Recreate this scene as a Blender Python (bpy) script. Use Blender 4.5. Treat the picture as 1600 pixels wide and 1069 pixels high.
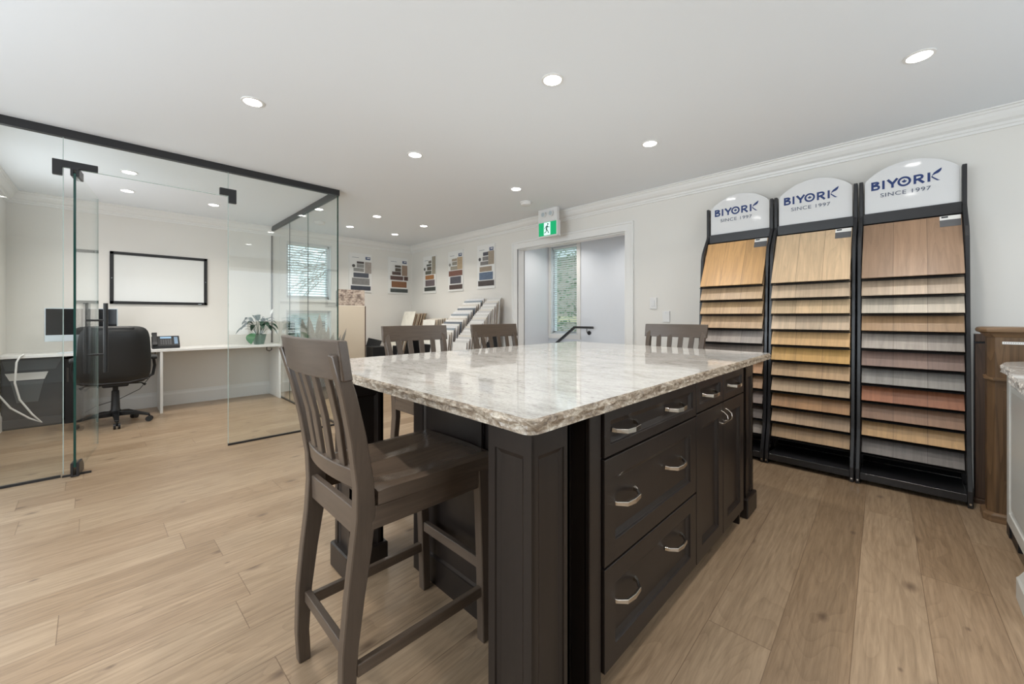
import bpy, bmesh, math, random
from math import sin, cos, pi, radians
from mathutils import Vector, Matrix

# ------------------------------------------------------------------ scene, camera, light
S = bpy.context.scene
for o in list(bpy.data.objects):
    bpy.data.objects.remove(o)
C = S.collection
EYE = 1.15
F_PX, HOR = 617.3, 495.2
cd = bpy.data.cameras.new('camera')
cam = bpy.data.objects.new('camera', cd)
C.objects.link(cam)
cam.location = (0, 0, EYE)
cam.rotation_euler = (radians(90), 0, radians(44.8 - 90))
cd.sensor_width = 36
cd.lens = 36 * F_PX / 1600
cd.shift_y = -(534.5 - HOR) / 1600
cd.clip_start = 0.02
cd.clip_end = 200
S.camera = cam

S.view_settings.view_transform = 'Standard'
S.view_settings.look = 'None'
S.view_settings.gamma = 1
S.view_settings.use_curve_mapping = False
S.view_settings.exposure = 0.2

W = bpy.data.worlds.new('world')
S.world = W
W.use_nodes = True
wn = W.node_tree.nodes
wn['Background'].inputs[0].default_value = (0.78, 0.90, 1.0, 1)
wn['Background'].inputs[1].default_value = 2.0

LAMP = 14.0
BEAM = 4.6     # watts of each downlight beam
SPREAD = 125     # emission of a downlight lens


def area(name, loc, rot, sx, sy, power, col):
    d = bpy.data.lights.new(name, 'AREA')
    d.shape = 'RECTANGLE'
    d.size, d.size_y = sx, sy
    d.energy = power
    d.color = col
    o = bpy.data.objects.new(name, d)
    C.objects.link(o)
    o.location = loc
    o.rotation_euler = rot
    return o


# left-window daylight, plus added rear and office fill lamps (all outside the frame)
area('daylight_left_window', (-2.12, 1.9, 1.5), (0, radians(-90), 0), 1.5, 2.6, 62, (0.85, 0.93, 1.0))
area('added_rear_fill', (1.6, -1.92, 1.5), (radians(90), 0, 0), 3.2, 1.5, 14, (1.0, 0.97, 0.93))
area('added_office_fill', (-0.79, 5.35, 1.5), (0, radians(-90), 0), 1.4, 1.3, 16, (0.93, 0.97, 1.0))

# ------------------------------------------------------------------ helpers
ORG = {}


def srgb(*c):
    r = []
    for v in c:
        v = v / 255.0
        r.append(v / 12.92 if v <= 0.04045 else ((v + 0.055) / 1.055) ** 2.4)
    return (r[0], r[1], r[2], 1.0)


def mat(name, col, rough=0.5, metal=0.0, spec=0.5, emit=None, estr=1.0, coat=0.0):
    m = bpy.data.materials.new(name)
    m.use_nodes = True
    b = m.node_tree.nodes['Principled BSDF']
    b.inputs['Base Color'].default_value = col
    b.inputs['Roughness'].default_value = rough
    b.inputs['Metallic'].default_value = metal
    b.inputs['Specular IOR Level'].default_value = spec
    b.inputs['Coat Weight'].default_value = coat
    if emit:
        b.inputs['Emission Color'].default_value = emit
        b.inputs['Emission Strength'].default_value = estr
    return m


class NT:
    """tiny node-graph helper"""
    def __init__(s, m):
        s.t = m.node_tree
        s.b = s.t.nodes['Principled BSDF']

    def n(s, kind, **kw):
        x = s.t.nodes.new(kind)
        for k, v in kw.items():
            if k.startswith('i_'):
                x.inputs[k[2:]].default_value = v
            else:
                setattr(x, k, v)
        return x

    def l(s, a, b):
        s.t.links.new(a, b)

    def math(s, op, a, b=None):
        x = s.t.nodes.new('ShaderNodeMath')
        x.operation = op
        for i, v in enumerate((a, b)):
            if v is None:
                continue
            if isinstance(v, (int, float)):
                x.inputs[i].default_value = v
            else:
                s.l(v, x.inputs[i])
        return x.outputs[0]

    def ramp(s, f, stops):
        r = s.t.nodes.new('ShaderNodeValToRGB')
        e = r.color_ramp.elements
        while len(e) < len(stops):
            e.new(0.5)
        for i, (p, c) in enumerate(stops):
            e[i].position = p
            e[i].color = c
        s.l(f, r.inputs[0])
        return r.outputs[0]

    def mix(s, mode, f, a, b):
        x = s.t.nodes.new('ShaderNodeMix')
        x.data_type = 'RGBA'
        x.blend_type = mode
        for sock, v in ((x.inputs[0], f), (x.inputs[6], a), (x.inputs[7], b)):
            if isinstance(v, (int, float, tuple)):
                sock.default_value = v
            else:
                s.l(v, sock)
        return x.outputs[2]


def wood(name, col, dark=0.75, scale=(3, 40, 40), rough=0.4, coat=0.0, bump=0.15, objcol=False, plank=None, ring=0.0):
    """straight-grained wood; scale = stretch of the grain noise along object x, y, z"""
    m = mat(name, col, rough, coat=coat)
    g = NT(m)
    tc = g.n('ShaderNodeTexCoord')
    oi = g.n('ShaderNodeObjectInfo')
    mp = g.n('ShaderNodeMapping')
    mp.inputs['Scale'].default_value = scale
    off = g.n('ShaderNodeVectorMath', operation='SCALE')
    comb = g.n('ShaderNodeCombineXYZ')
    g.l(oi.outputs['Random'], comb.inputs[0])
    g.l(oi.outputs['Random'], comb.inputs[1])
    g.l(oi.outputs['Random'], comb.inputs[2])
    g.l(comb.outputs[0], off.inputs[0])
    off.inputs['Scale'].default_value = 37.0
    add = g.n('ShaderNodeVectorMath', operation='ADD')
    g.l(tc.outputs['Object'], add.inputs[0])
    g.l(off.outputs[0], add.inputs[1])
    src = add.outputs[0]
    if plank:
        # plank = (axis, width): shift the grain per plank, keep the seams
        ax, w = plank
        sp = g.n('ShaderNodeSeparateXYZ')
        g.l(tc.outputs['Object'], sp.inputs[0])
        v = g.math('ADD', g.math('DIVIDE', sp.outputs[ax], w), 0.5 if ax == 0 else 0.0)
        row = g.math('FLOOR', v)
        fr = g.math('FRACT', v)
        wn_ = g.n('ShaderNodeTexWhiteNoise', noise_dimensions='2D')
        cb = g.n('ShaderNodeCombineXYZ')
        g.l(row, cb.inputs[0])
        g.l(oi.outputs['Random'], cb.inputs[1])
        g.l(cb.outputs[0], wn_.inputs['Vector'])
        sc = g.n('ShaderNodeVectorMath', operation='SCALE')
        g.l(wn_.outputs['Color'], sc.inputs[0])
        sc.inputs['Scale'].default_value = 11.0
        ad2 = g.n('ShaderNodeVectorMath', operation='ADD')
        g.l(src, ad2.inputs[0])
        g.l(sc.outputs[0], ad2.inputs[1])
        src = ad2.outputs[0]
    g.l(src, mp.inputs['Vector'])
    nz = g.n('ShaderNodeTexNoise')
    nz.inputs['Scale'].default_value = 1.0
    nz.inputs['Detail'].default_value = 6
    nz.inputs['Roughness'].default_value = 0.62
    nz.inputs['Distortion'].default_value = 0.6
    g.l(mp.outputs[0], nz.inputs['Vector'])
    f = nz.outputs['Fac']
    k = g.ramp(f, [(0.3, (dark, dark, dark, 1)), (0.68, (1.12, 1.12, 1.12, 1))])
    if ring:
        mp2 = g.n('ShaderNodeMapping')
        mp2.inputs['Scale'].default_value = tuple(v * 0.22 for v in scale)
        g.l(src, mp2.inputs['Vector'])
        n2 = g.n('ShaderNodeTexNoise')
        n2.inputs['Scale'].default_value = 1.0
        n2.inputs['Detail'].default_value = 2
        g.l(mp2.outputs[0], n2.inputs['Vector'])
        rg = g.math('FRACT', g.math('MULTIPLY', n2.outputs['Fac'], 16.0))
        k2 = g.ramp(rg, [(0.0, (1 - ring, 1 - ring, 1 - ring, 1)), (0.35, (1, 1, 1, 1)), (1.0, (1, 1, 1, 1))])
        k = g.mix('MULTIPLY', 1.0, k, k2)
    base = oi.outputs['Color'] if objcol else col
    c = g.mix('MULTIPLY', 1.0, base, k)
    if plank:
        tone = g.ramp(wn_.outputs['Value'], [(0, (0.86, 0.86, 0.87, 1)), (1, (1.1, 1.08, 1.06, 1))])
        c = g.mix('MULTIPLY', 1.0, c, tone)
        e1 = g.math('LESS_THAN', fr, 0.012)
        c = g.mix('MIX', g.math('MULTIPLY', e1, 0.7), c, (0.03, 0.02, 0.015, 1))
    g.l(c, g.b.inputs['Base Color'])
    bp = g.n('ShaderNodeBump')
    bp.inputs['Strength'].default_value = bump
    bp.inputs['Distance'].default_value = 0.002
    g.l(f, bp.inputs['Height'])
    g.l(bp.outputs[0], g.b.inputs['Normal'])
    return m


class B:
    def __init__(s):
        s.bm = bmesh.new()

    def face(s, pts):
        vs = [s.bm.verts.new(p) for p in pts]
        return s.bm.faces.new(vs)

    def box(s, x0, x1, y0, y1, z0, z1):
        if x0 > x1: x0, x1 = x1, x0
        if y0 > y1: y0, y1 = y1, y0
        if z0 > z1: z0, z1 = z1, z0
        v = [s.bm.verts.new(p) for p in ((x0, y0, z0), (x1, y0, z0), (x1, y1, z0), (x0, y1, z0),
                                         (x0, y0, z1), (x1, y0, z1), (x1, y1, z1), (x0, y1, z1))]
        for q in ((0, 3, 2, 1), (4, 5, 6, 7), (0, 1, 5, 4), (1, 2, 6, 5), (2, 3, 7, 6), (3, 0, 4, 7)):
            s.bm.faces.new([v[i] for i in q])
        return s

    def hexa(s, bot, top):
        """8 corners: bottom loop and top loop"""
        n = len(bot)
        a = [s.bm.verts.new(p) for p in bot]
        b = [s.bm.verts.new(p) for p in top]
        s.bm.faces.new(a[::-1])
        s.bm.faces.new(b)
        for i in range(n):
            j = (i + 1) % n
            s.bm.faces.new((a[i], a[j], b[j], b[i]))
        return s

    def prism(s, pts, axis, a, b):
        """pts 2-D outline extruded along axis: 'x' (y,z), 'y' (x,z), 'z' (x,y)"""
        def P(p, t):
            return {'x': (t, p[0], p[1]), 'y': (p[0], t, p[1]), 'z': (p[0], p[1], t)}[axis]
        return s.hexa([P(p, a) for p in pts], [P(p, b) for p in pts])

    def loft(s, rings, cap=True, closed=False):
        vs = [[s.bm.verts.new(p) for p in r] for r in rings]
        n = len(vs[0])
        m = len(vs)
        for i in range(m if closed else m - 1):
            a, b = vs[i], vs[(i + 1) % m]
            for j in range(n):
                k = (j + 1) % n
                s.bm.faces.new((a[j], a[k], b[k], b[j]))
        if cap and not closed:
            s.bm.faces.new(vs[0][::-1])
            s.bm.faces.new(vs[-1])
        return s

    def tube(s, path, r, n=10, cap=True):
        path = [Vector(p) for p in path]
        rs = r if isinstance(r, (list, tuple)) else [r] * len(path)
        rings = []
        up = None
        for i, p in enumerate(path):
            t = (path[min(i + 1, len(path) - 1)] - path[max(i - 1, 0)]).normalized()
            if up is None:
                up = Vector((0, 0, 1)) if abs(t.z) < 0.9 else Vector((1, 0, 0))
            a = t.cross(up).normalized()
            b = a.cross(t).normalized()
            up = b
            rings.append([p + (a * cos(2 * pi * k / n) + b * sin(2 * pi * k / n)) * rs[i] for k in range(n)])
        return s.loft(rings, cap)

    def cyl(s, p0, p1, r0, r1=None, n=20):
        return s.tube([p0, p1], [r0, r0 if r1 is None else r1], n)

    def bar(s, path, w, h, side=(0, 1, 0)):
        """rectangular section swept along path; w across 'side', h the other way (numbers or lists)"""
        path = [Vector(p) for p in path]
        side = Vector(side).normalized()
        N = len(path)
        ws = w if isinstance(w, (list, tuple)) else [w] * N
        hs = h if isinstance(h, (list, tuple)) else [h] * N
        rings = []
        for i, p in enumerate(path):
            t = (path[min(i + 1, N - 1)] - path[max(i - 1, 0)]).normalized()
            sd = (side - t * side.dot(t)).normalized()
            u = t.cross(sd).normalized()
            a, b = sd * ws[i] / 2, u * hs[i] / 2
            rings.append([p - a - b, p + a - b, p + a + b, p - a + b])
        return s.loft(rings)

    def lathe(s, prof, c=(0, 0, 0), n=24):
        rings = [[(c[0] + r * cos(2 * pi * k / n), c[1] + r * sin(2 * pi * k / n), c[2] + z) for k in range(n)]
                 for r, z in prof]
        return s.loft(rings)

    def panel(s, o, U, V, N, w, h, t, fr, sl=0.012, rec=0.008, raise_=0.0, frv=None):
        """framed panel: slab of thickness t with a recessed (then optionally raised) field"""
        o, U, V, N = Vector(o), Vector(U), Vector(V), Vector(N)
        frv = fr if frv is None else frv

        def ring(iu, iv, d):
            return [s.bm.verts.new(o + U * u + V * v + N * d) for u, v in
                    ((iu, iv), (w - iu, iv), (w - iu, h - iv), (iu, h - iv))]
        rs = [ring(0, 0, 0), ring(0, 0, t), ring(fr, frv, t), ring(fr + 0.002, frv + 0.002, t - rec * 0.5),
              ring(fr + sl, frv + sl, t - rec)]
        if raise_:
            rs += [ring(fr + sl + 0.004, frv + sl + 0.004, t - rec), ring(fr + sl + 0.022, frv + sl + 0.022, t - rec + raise_)]
        s.bm.faces.new(rs[0][::-1])
        for a, b in zip(rs, rs[1:]):
            for j in range(4):
                k = (j + 1) % 4
                s.bm.faces.new((a[j], a[k], b[k], b[j]))
        s.bm.faces.new(rs[-1])
        return s

    def out(s, name, m, parent=None, smooth=None, bevel=0.0, seg=1, org=None, col=None, rot=None):
        bmesh.ops.recalc_face_normals(s.bm, faces=s.bm.faces)
        if org is None:
            if parent is not None:
                org = ORG.get(parent.name, (0, 0, 0))
            else:
                org = (0, 0, 0)
        off = Vector(org)
        for v in s.bm.verts:
            v.co -= off
        me = bpy.data.meshes.new(name)
        s.bm.to_mesh(me)
        s.bm.free()
        me.materials.append(m)
        if smooth:
            for p in me.polygons:
                p.use_smooth = True
            me.set_sharp_from_angle(angle=radians(smooth))
        o = bpy.data.objects.new(name, me)
        C.objects.link(o)
        if parent is not None:
            o.parent = parent
            ORG[o.name] = org
        else:
            o.location = off
            ORG[o.name] = org
        if bevel:
            bv = o.modifiers.new('bevel', 'BEVEL')
            bv.width = bevel
            bv.segments = seg
            bv.limit_method = 'ANGLE'
            bv.angle_limit = radians(35)
        if col:
            g_ = .3 * col[0] + .59 * col[1] + .11 * col[2]
            o.color = tuple(c_ * .96 + g_ * .04 for c_ in col[:3]) + (1,)
        return o


def tag(o, label, cat, group=None, kind=None):
    if label: o['label'] = label
    if cat: o['category'] = cat
    if group: o['group'] = group
    if kind: o['kind'] = kind
    return o


def thing(name, label, cat, loc=(0, 0, 0), group=None):
    o = bpy.data.objects.new(name, None)
    C.objects.link(o)
    o.empty_display_size = 0.1
    o.location = loc
    ORG[o.name] = loc
    return tag(o, label, cat, group)


def struct(o):
    o['kind'] = 'structure'
    return o


def copy_tree(o, parent=None):
    c = o.copy()
    C.objects.link(c)
    if parent is not None:
        c.parent = parent
    ORG[c.name] = ORG.get(o.name, (0, 0, 0))
    for ch in [x for x in bpy.data.objects if x.parent == o and x != c]:
        copy_tree(ch, c)
    return c


def text_mesh(txt, size, m, name, origin, U, V, parent, bold=0.0, sx=1.0, align='LEFT', extr=0.0004, spacing=1.0):
    cu = bpy.data.curves.new('t', 'FONT')
    cu.body = txt
    cu.size = size
    cu.offset = bold
    cu.extrude = extr
    cu.align_x = align
    cu.space_character = spacing
    t = bpy.data.objects.new('t', cu)
    C.objects.link(t)
    bpy.context.view_layer.update()
    me = bpy.data.meshes.new_from_object(t.evaluated_get(bpy.context.evaluated_depsgraph_get()))
    bpy.data.objects.remove(t)
    U, V = Vector(U), Vector(V)
    N = U.cross(V)
    org = Vector(ORG.get(parent.name, (0, 0, 0)))
    for v in me.vertices:
        v.co = Vector(origin) + U * v.co.x * sx + V * v.co.y + N * v.co.z - org
    return me


def merged(meshes, name, m, parent):
    bm = bmesh.new()
    for me in meshes:
        bm.from_mesh(me)
    me = bpy.data.meshes.new(name)
    bm.to_mesh(me)
    bm.free()
    me.materials.append(m)
    o = bpy.data.objects.new(name, me)
    C.objects.link(o)
    o.parent = parent
    ORG[o.name] = ORG.get(parent.name, (0, 0, 0))
    return o


# ------------------------------------------------------------------ materials
M_wall = mat('wall_paint', srgb(227, 224, 218), 0.6, spec=0.3)
M_ceil = mat('ceiling_paint', srgb(236, 240, 244), 0.75, spec=0.2)
M_trim = mat('white_trim', srgb(232, 231, 228), 0.35)
M_stair = mat('stair_wall_paint', srgb(222, 226, 232), 0.6, spec=0.3)
M_black = mat('black_metal', srgb(34, 34, 36), 0.38, spec=0.5)
M_matte = mat('matte_black_steel', srgb(14, 14, 15), 0.8, spec=0.2)
M_rack = mat('charcoal_powder_coat', srgb(40, 40, 42), 0.32, spec=0.5)
M_steel = mat('brushed_nickel', srgb(205, 200, 192), 0.2, metal=1.0)
M_chromed = mat('dark_steel', srgb(90, 88, 86), 0.35, metal=1.0)
M_whitegloss = mat('white_acrylic', srgb(226, 226, 226), 0.06, spec=0.6)
M_white = mat('white_laminate', srgb(232, 231, 228), 0.3)
M_board = mat('whiteboard', srgb(222, 223, 220), 0.12)
M_blackplastic = mat('black_plastic', srgb(24, 24, 26), 0.45)
M_leather = mat('black_leather', srgb(30, 31, 32), 0.42)
M_screen = mat('black_screen', srgb(10, 11, 16), 0.08)
M_alu = mat('silver_aluminium', srgb(196, 206, 212), 0.35, metal=0.4)
M_navy = mat('navy_lettering', srgb(24, 52, 110), 0.4)
M_greytext = mat('grey_lettering', srgb(70, 80, 105), 0.5)
M_paper = mat('paper', srgb(236, 234, 230), 0.6)
M_greylabel = mat('grey_label', srgb(96, 96, 98), 0.5)
M_darklabel = mat('dark_label', srgb(40, 40, 44), 0.5)
M_edge = mat('glass_edge', srgb(22, 62, 56), 0.15)
M_edge_clear = mat('glass_edge_pale', srgb(170, 186, 180), 0.2)
M_lens = mat('downlight_lens', (1, 1, 1, 1), 0.5, emit=(1.0, 0.98, 0.95, 1), estr=LAMP)
M_green = mat('exit_green', srgb(0, 150, 95), 0.5, emit=srgb(0, 165, 105), estr=0.55)
M_greenwhite = mat('exit_white', srgb(220, 245, 238), 0.5, emit=srgb(205, 245, 235), estr=0.6)
M_plastic = mat('white_plastic', srgb(226, 225, 223), 0.4)
M_vinyl = mat('white_vinyl', srgb(226, 232, 236), 0.3)
M_slat = mat('white_slat', srgb(226, 230, 230), 0.45)
M_beige = mat('beige_panel', srgb(204, 192, 174), 0.45)
M_leaf = mat('dark_green_leaf', srgb(38, 72, 54), 0.35)
M_greyleaf = mat('grey_leaf', srgb(122, 115, 106), 0.5)
M_pot = mat('sage_pot', srgb(118, 140, 130), 0.45)
M_soil = mat('potting_soil', srgb(50, 38, 30), 0.9)
M_island = wood('espresso_wood', srgb(35, 29, 26), 0.86, (60, 60, 2.2), 0.34, bump=0.05)
M_island.node_tree.nodes['Principled BSDF'].inputs['Specular IOR Level'].default_value = .38
M_island_in = mat('espresso_shadow_side', srgb(30, 27, 30), 0.4)
M_stoolV = wood('grey_brown_wood_upright', srgb(84, 72, 62), 0.84, (70, 70, 4), 0.33, bump=0.05)
M_stoolH = wood('grey_brown_wood_across', srgb(86, 74, 64), 0.84, (70, 4, 70), 0.33, bump=0.05)
M_stoolX = wood('grey_brown_wood_lengthwise', srgb(92, 79, 68), 0.82, (4, 50, 50), 0.22, bump=0.05)
M_sample = wood('wood_sample_veneer', (1, 1, 1, 1), 0.82, (34, 2.4, 20), 0.4, bump=0.1, objcol=True, plank=(0, 0.161), ring=0.10)
M_oak = wood('oak_pedestal', srgb(114, 88, 62), 0.6, (38, 38, 2.2), 0.4, ring=0.35)
M_oakH = wood('oak_pedestal_across', srgb(128, 101, 74), 0.65, (38, 2.2, 38), 0.36, ring=0.2)
M_darkoak = wood('dark_oak_panel', srgb(86, 66, 52), 0.6, (38, 38, 2.2), 0.4, ring=0.3)
M_brick = mat('red_brick', srgb(150, 104, 88), 0.85)
M_siding = mat('grey_siding', srgb(170, 176, 180), 0.7)
M_roof = mat('dark_shingle', srgb(92, 96, 102), 0.8)
M_street = mat('pale_asphalt', srgb(165, 170, 172), 0.8)
M_grass = mat('lawn', srgb(110, 135, 88), 0.9)
M_bark = mat('tree_bark', srgb(72, 62, 54), 0.85)
M_foliage = mat('foliage', srgb(88, 118, 78), 0.7)


def glass_mat(name, tint, refl=1.0):
    m = bpy.data.materials.new(name)
    m.use_nodes = True
    t = m.node_tree
    for n in list(t.nodes):
        t.nodes.remove(n)
    o = t.nodes.new('ShaderNodeOutputMaterial')
    tr = t.nodes.new('ShaderNodeBsdfTransparent')
    tr.inputs[0].default_value = tint
    gl = t.nodes.new('ShaderNodeBsdfGlossy')
    gl.inputs['Roughness'].default_value = 0.0
    gl.inputs['Color'].default_value = (refl, refl, refl, 1)
    fr = t.nodes.new('ShaderNodeFresnel')
    # same reflectance from both faces of the thin slab (no refraction inside it)
    ge = t.nodes.new('ShaderNodeNewGeometry')
    mr = t.nodes.new('ShaderNodeMapRange')
    mr.inputs['To Min'].default_value = 1.45
    mr.inputs['To Max'].default_value = 1 / 1.45
    t.links.new(ge.outputs['Backfacing'], mr.inputs['Value'])
    t.links.new(mr.outputs[0], fr.inputs['IOR'])
    mx = t.nodes.new('ShaderNodeMixShader')
    t.links.new(fr.outputs[0], mx.inputs[0])
    t.links.new(tr.outputs[0], mx.inputs[1])
    t.links.new(gl.outputs[0], mx.inputs[2])
    t.links.new(mx.outputs[0], o.inputs[0])
    return m


M_glass = glass_mat('clear_glass', (0.975, 0.99, 0.985, 1))
M_pane = glass_mat('window_glass', (0.95, 0.985, 0.975, 1))


# floor: wide oak planks, 20 cm, running 1.7 degrees off the wall
def floor_mat():
    m = mat('oak_floor', srgb(180, 150, 120), 0.34, spec=0.45)
    g = NT(m)
    tc = g.n('ShaderNodeTexCoord')
    mp = g.n('ShaderNodeMapping')
    mp.inputs['Rotation'].default_value = (0, 0, radians(-1.73))
    g.l(tc.outputs['Object'], mp.inputs['Vector'])
    sp = g.n('ShaderNodeSeparateXYZ')
    g.l(mp.outputs[0], sp.inputs[0])
    v = g.math('DIVIDE', g.math('SUBTRACT', sp.outputs[1], 0.0725), 0.2037)
    row = g.math('FLOOR', v)
    fv = g.math('FRACT', v)
    wr = g.n('ShaderNodeTexWhiteNoise', noise_dimensions='1D')
    g.l(row, wr.inputs['W'])
    u = g.math('ADD', g.math('DIVIDE', sp.outputs[0], 1.75), g.math('MULTIPLY', wr.outputs['Value'], 7.31))
    col = g.math('FLOOR', u)
    fu = g.math('FRACT', u)
    cb = g.n('ShaderNodeCombineXYZ')
    g.l(row, cb.inputs[0])
    g.l(col, cb.inputs[1])
    wp = g.n('ShaderNodeTexWhiteNoise', noise_dimensions='2D')
    g.l(cb.outputs[0], wp.inputs['Vector'])
    # grain coordinates with a per-plank offset
    sc = g.n('ShaderNodeVectorMath', operation='SCALE')
    g.l(wp.outputs['Color'], sc.inputs[0])
    sc.inputs['Scale'].default_value = 23.0
    ad = g.n('ShaderNodeVectorMath', operation='ADD')
    g.l(mp.outputs[0], ad.inputs[0])
    g.l(sc.outputs[0], ad.inputs[1])

    def noise(scale, detail=5, rough=0.6, dist=0.0):
        mm = g.n('ShaderNodeMapping')
        mm.inputs['Scale'].default_value = scale
        g.l(ad.outputs[0], mm.inputs['Vector'])
        nn = g.n('ShaderNodeTexNoise')
        nn.inputs['Scale'].default_value = 1
        nn.inputs['Detail'].default_value = detail
        nn.inputs['Roughness'].default_value = rough
        nn.inputs['Distortion'].default_value = dist
        g.l(mm.outputs[0], nn.inputs['Vector'])
        return nn.outputs['Fac']
    fine = noise((5, 75, 1), 6, 0.65, 0.4)
    broad = noise((1.1, 8, 1), 3, 0.5, 0.8)
    ringn = noise((0.8, 5.5, 1), 1.5, 0.4, 0.5)
    rg = g.math('FRACT', g.math('MULTIPLY', ringn, 17.0))
    tone = g.ramp(wp.outputs['Value'], [(0.0, srgb(145, 123, 99)), (0.3, srgb(153, 131, 107)), (0.7, srgb(157, 136, 112)), (1.0, srgb(164, 143, 119))])
    c = g.mix('MULTIPLY', 1.0, tone, g.ramp(fine, [(0.32, (0.76, 0.74, 0.72, 1)), (0.66, (1.12, 1.12, 1.12, 1))]))
    c = g.mix('MULTIPLY', 1.0, c, g.ramp(broad, [(0.3, (0.90, 0.88, 0.86, 1)), (0.65, (1.05, 1.05, 1.05, 1))]))
    c = g.mix('MULTIPLY', 1.0, c, g.ramp(rg, [(0.0, (0.89, 0.88, 0.87, 1)), (0.3, (1, 1, 1, 1)), (1.0, (1.03, 1.03, 1.03, 1))]))
    # knots
    mk = g.n('ShaderNodeMapping')
    mk.inputs['Scale'].default_value = (2.1, 3.6, 1)
    g.l(ad.outputs[0], mk.inputs['Vector'])
    vo = g.n('ShaderNodeTexVoronoi')
    vo.voronoi_dimensions = '2D'
    vo.inputs['Scale'].default_value = 1.0
    g.l(mk.outputs[0], vo.inputs['Vector'])
    sel = g.n('ShaderNodeSeparateColor')
    g.l(vo.outputs['Color'], sel.inputs[0])
    keep = g.math('GREATER_THAN', sel.outputs[0], 0.38)
    size = g.math('MULTIPLY', sel.outputs[1], 0.095)
    kd = g.math('DIVIDE', vo.outputs['Distance'], g.math('ADD', size, 0.018))
    km = g.ramp(kd, [(0.0, (1, 1, 1, 1)), (0.45, (0.6, 0.6, 0.6, 1)), (1.0, (0, 0, 0, 1))])
    kf = g.math('MULTIPLY', g.math('MULTIPLY', km, keep), 0.8)
    c = g.mix('MIX', kf, c, srgb(84, 66, 54))
    # seams
    s1 = g.math('LESS_THAN', fv, 0.012)
    s2 = g.math('LESS_THAN', fu, 0.0016)
    seam = g.math('MAXIMUM', s1, s2)
    c = g.mix('MIX', g.math('MULTIPLY', seam, 0.68), c, srgb(95, 74, 56))
    g.l(c, g.b.inputs['Base Color'])
    rr = g.ramp(fine, [(0.3, (0.38, 0.38, 0.38, 1)), (0.7, (0.28, 0.28, 0.28, 1))])
    g.l(rr, g.b.inputs['Roughness'])
    bp = g.n('ShaderNodeBump')
    bp.inputs['Strength'].default_value = 0.12
    bp.inputs['Distance'].default_value = 0.002
    g.l(g.math('SUBTRACT', fine, g.math('MULTIPLY', seam, 1.0)), bp.inputs['Height'])
    g.l(bp.outputs[0], g.b.inputs['Normal'])
    return m


def granite(name, edge=False):
    m = mat(name, srgb(206, 202, 195), 0.05 if not edge else 0.35, spec=0.6)
    g = NT(m)
    tc = g.n('ShaderNodeTexCoord')

    def noise(scale, detail=6, rough=0.65, dist=0.0, rot=0.0):
        mm = g.n('ShaderNodeMapping')
        mm.inputs['Scale'].default_value = scale
        mm.inputs['Rotation'].default_value = (0, 0, rot)
        g.l(tc.outputs['Object'], mm.inputs['Vector'])
        nn = g.n('ShaderNodeTexNoise')
        nn.inputs['Scale'].default_value = 1
        nn.inputs['Detail'].default_value = detail
        nn.inputs['Roughness'].default_value = rough
        nn.inputs['Distortion'].default_value = dist
        g.l(mm.outputs[0], nn.inputs['Vector'])
        return nn.outputs['Fac']
    if not edge:
        a = noise((11, 4.5, 6), 7, 0.72, 1.0, -0.75)
        b = noise((75, 17, 20), 5, 0.72, 0.9, -0.75)
        d = noise((190, 90, 90), 3, 0.65, 0.5, -0.75)
        c = g.ramp(a, [(0.30, srgb(172, 168, 162)), (0.45, srgb(202, 200, 195)), (0.60, srgb(216, 214, 210)), (0.75, srgb(196, 191, 184))])
        c = g.mix('MIX', g.ramp(b, [(0.55, (0, 0, 0, 1)), (0.68, (0.7, 0.7, 0.7, 1))]), c, srgb(116, 112, 110))
        c = g.mix('MULTIPLY', 1.0, c, g.ramp(d, [(0.34, (0.84, 0.83, 0.82, 1)), (0.6, (1.03, 1.03, 1.03, 1))]))
    else:
        a = noise((26, 26, 60), 7, 0.75, 1.0)
        d = noise((160, 160, 160), 3, 0.6, 0.3)
        c = g.ramp(a, [(0.32, srgb(84, 72, 62)), (0.43, srgb(128, 112, 95)), (0.53, srgb(166, 153, 136)), (0.66, srgb(208, 200, 186))])
        c = g.mix('MULTIPLY', 1.0, c, g.ramp(d, [(0.34, (0.78, 0.76, 0.74, 1)), (0.6, (1.05, 1.05, 1.05, 1))]))
    g.l(c, g.b.inputs['Base Color'])
    return m


M_floor = floor_mat()
M_granite = granite('polished_granite')
M_granite_edge = granite('chiselled_granite_edge', True)

# ------------------------------------------------------------------ the room
CE = 2.50
XR, YB = 4.072, 6.787
X0, Y0 = -2.2, -2.0
b = B()
b.box(X0 - .15, XR + .12, Y0 - .15, YB + .15, -0.06, 0)
b.box(XR + .12, 5.45, 1.6, 3.45, -0.06, 0)                  # stair landing
struct(b.out('floor', M_floor))
b = B()
b.box(X0 - .15, 5.5, Y0 - .15, YB + .15, CE, CE + .08)
struct(b.out('ceiling', M_ceil))


def wall_x(name, x0, x1, ya, yb, holes, m=M_wall, z1=CE):
    """wall slab between x0 and x1 spanning ya..yb with rectangular holes (y0,y1,z0,z1)"""
    b = B()
    cuts = sorted(holes)
    y = ya
    for (h0, h1, c0, c1) in cuts:
        if h0 > y: b.box(x0, x1, y, h0, 0, z1)
        if c0 > 0: b.box(x0, x1, h0, h1, 0, c0)
        b.box(x0, x1, h0, h1, c1, z1)
        y = h1
    if y < yb: b.box(x0, x1, y, yb, 0, z1)
    return struct(b.out(name, m))


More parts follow.
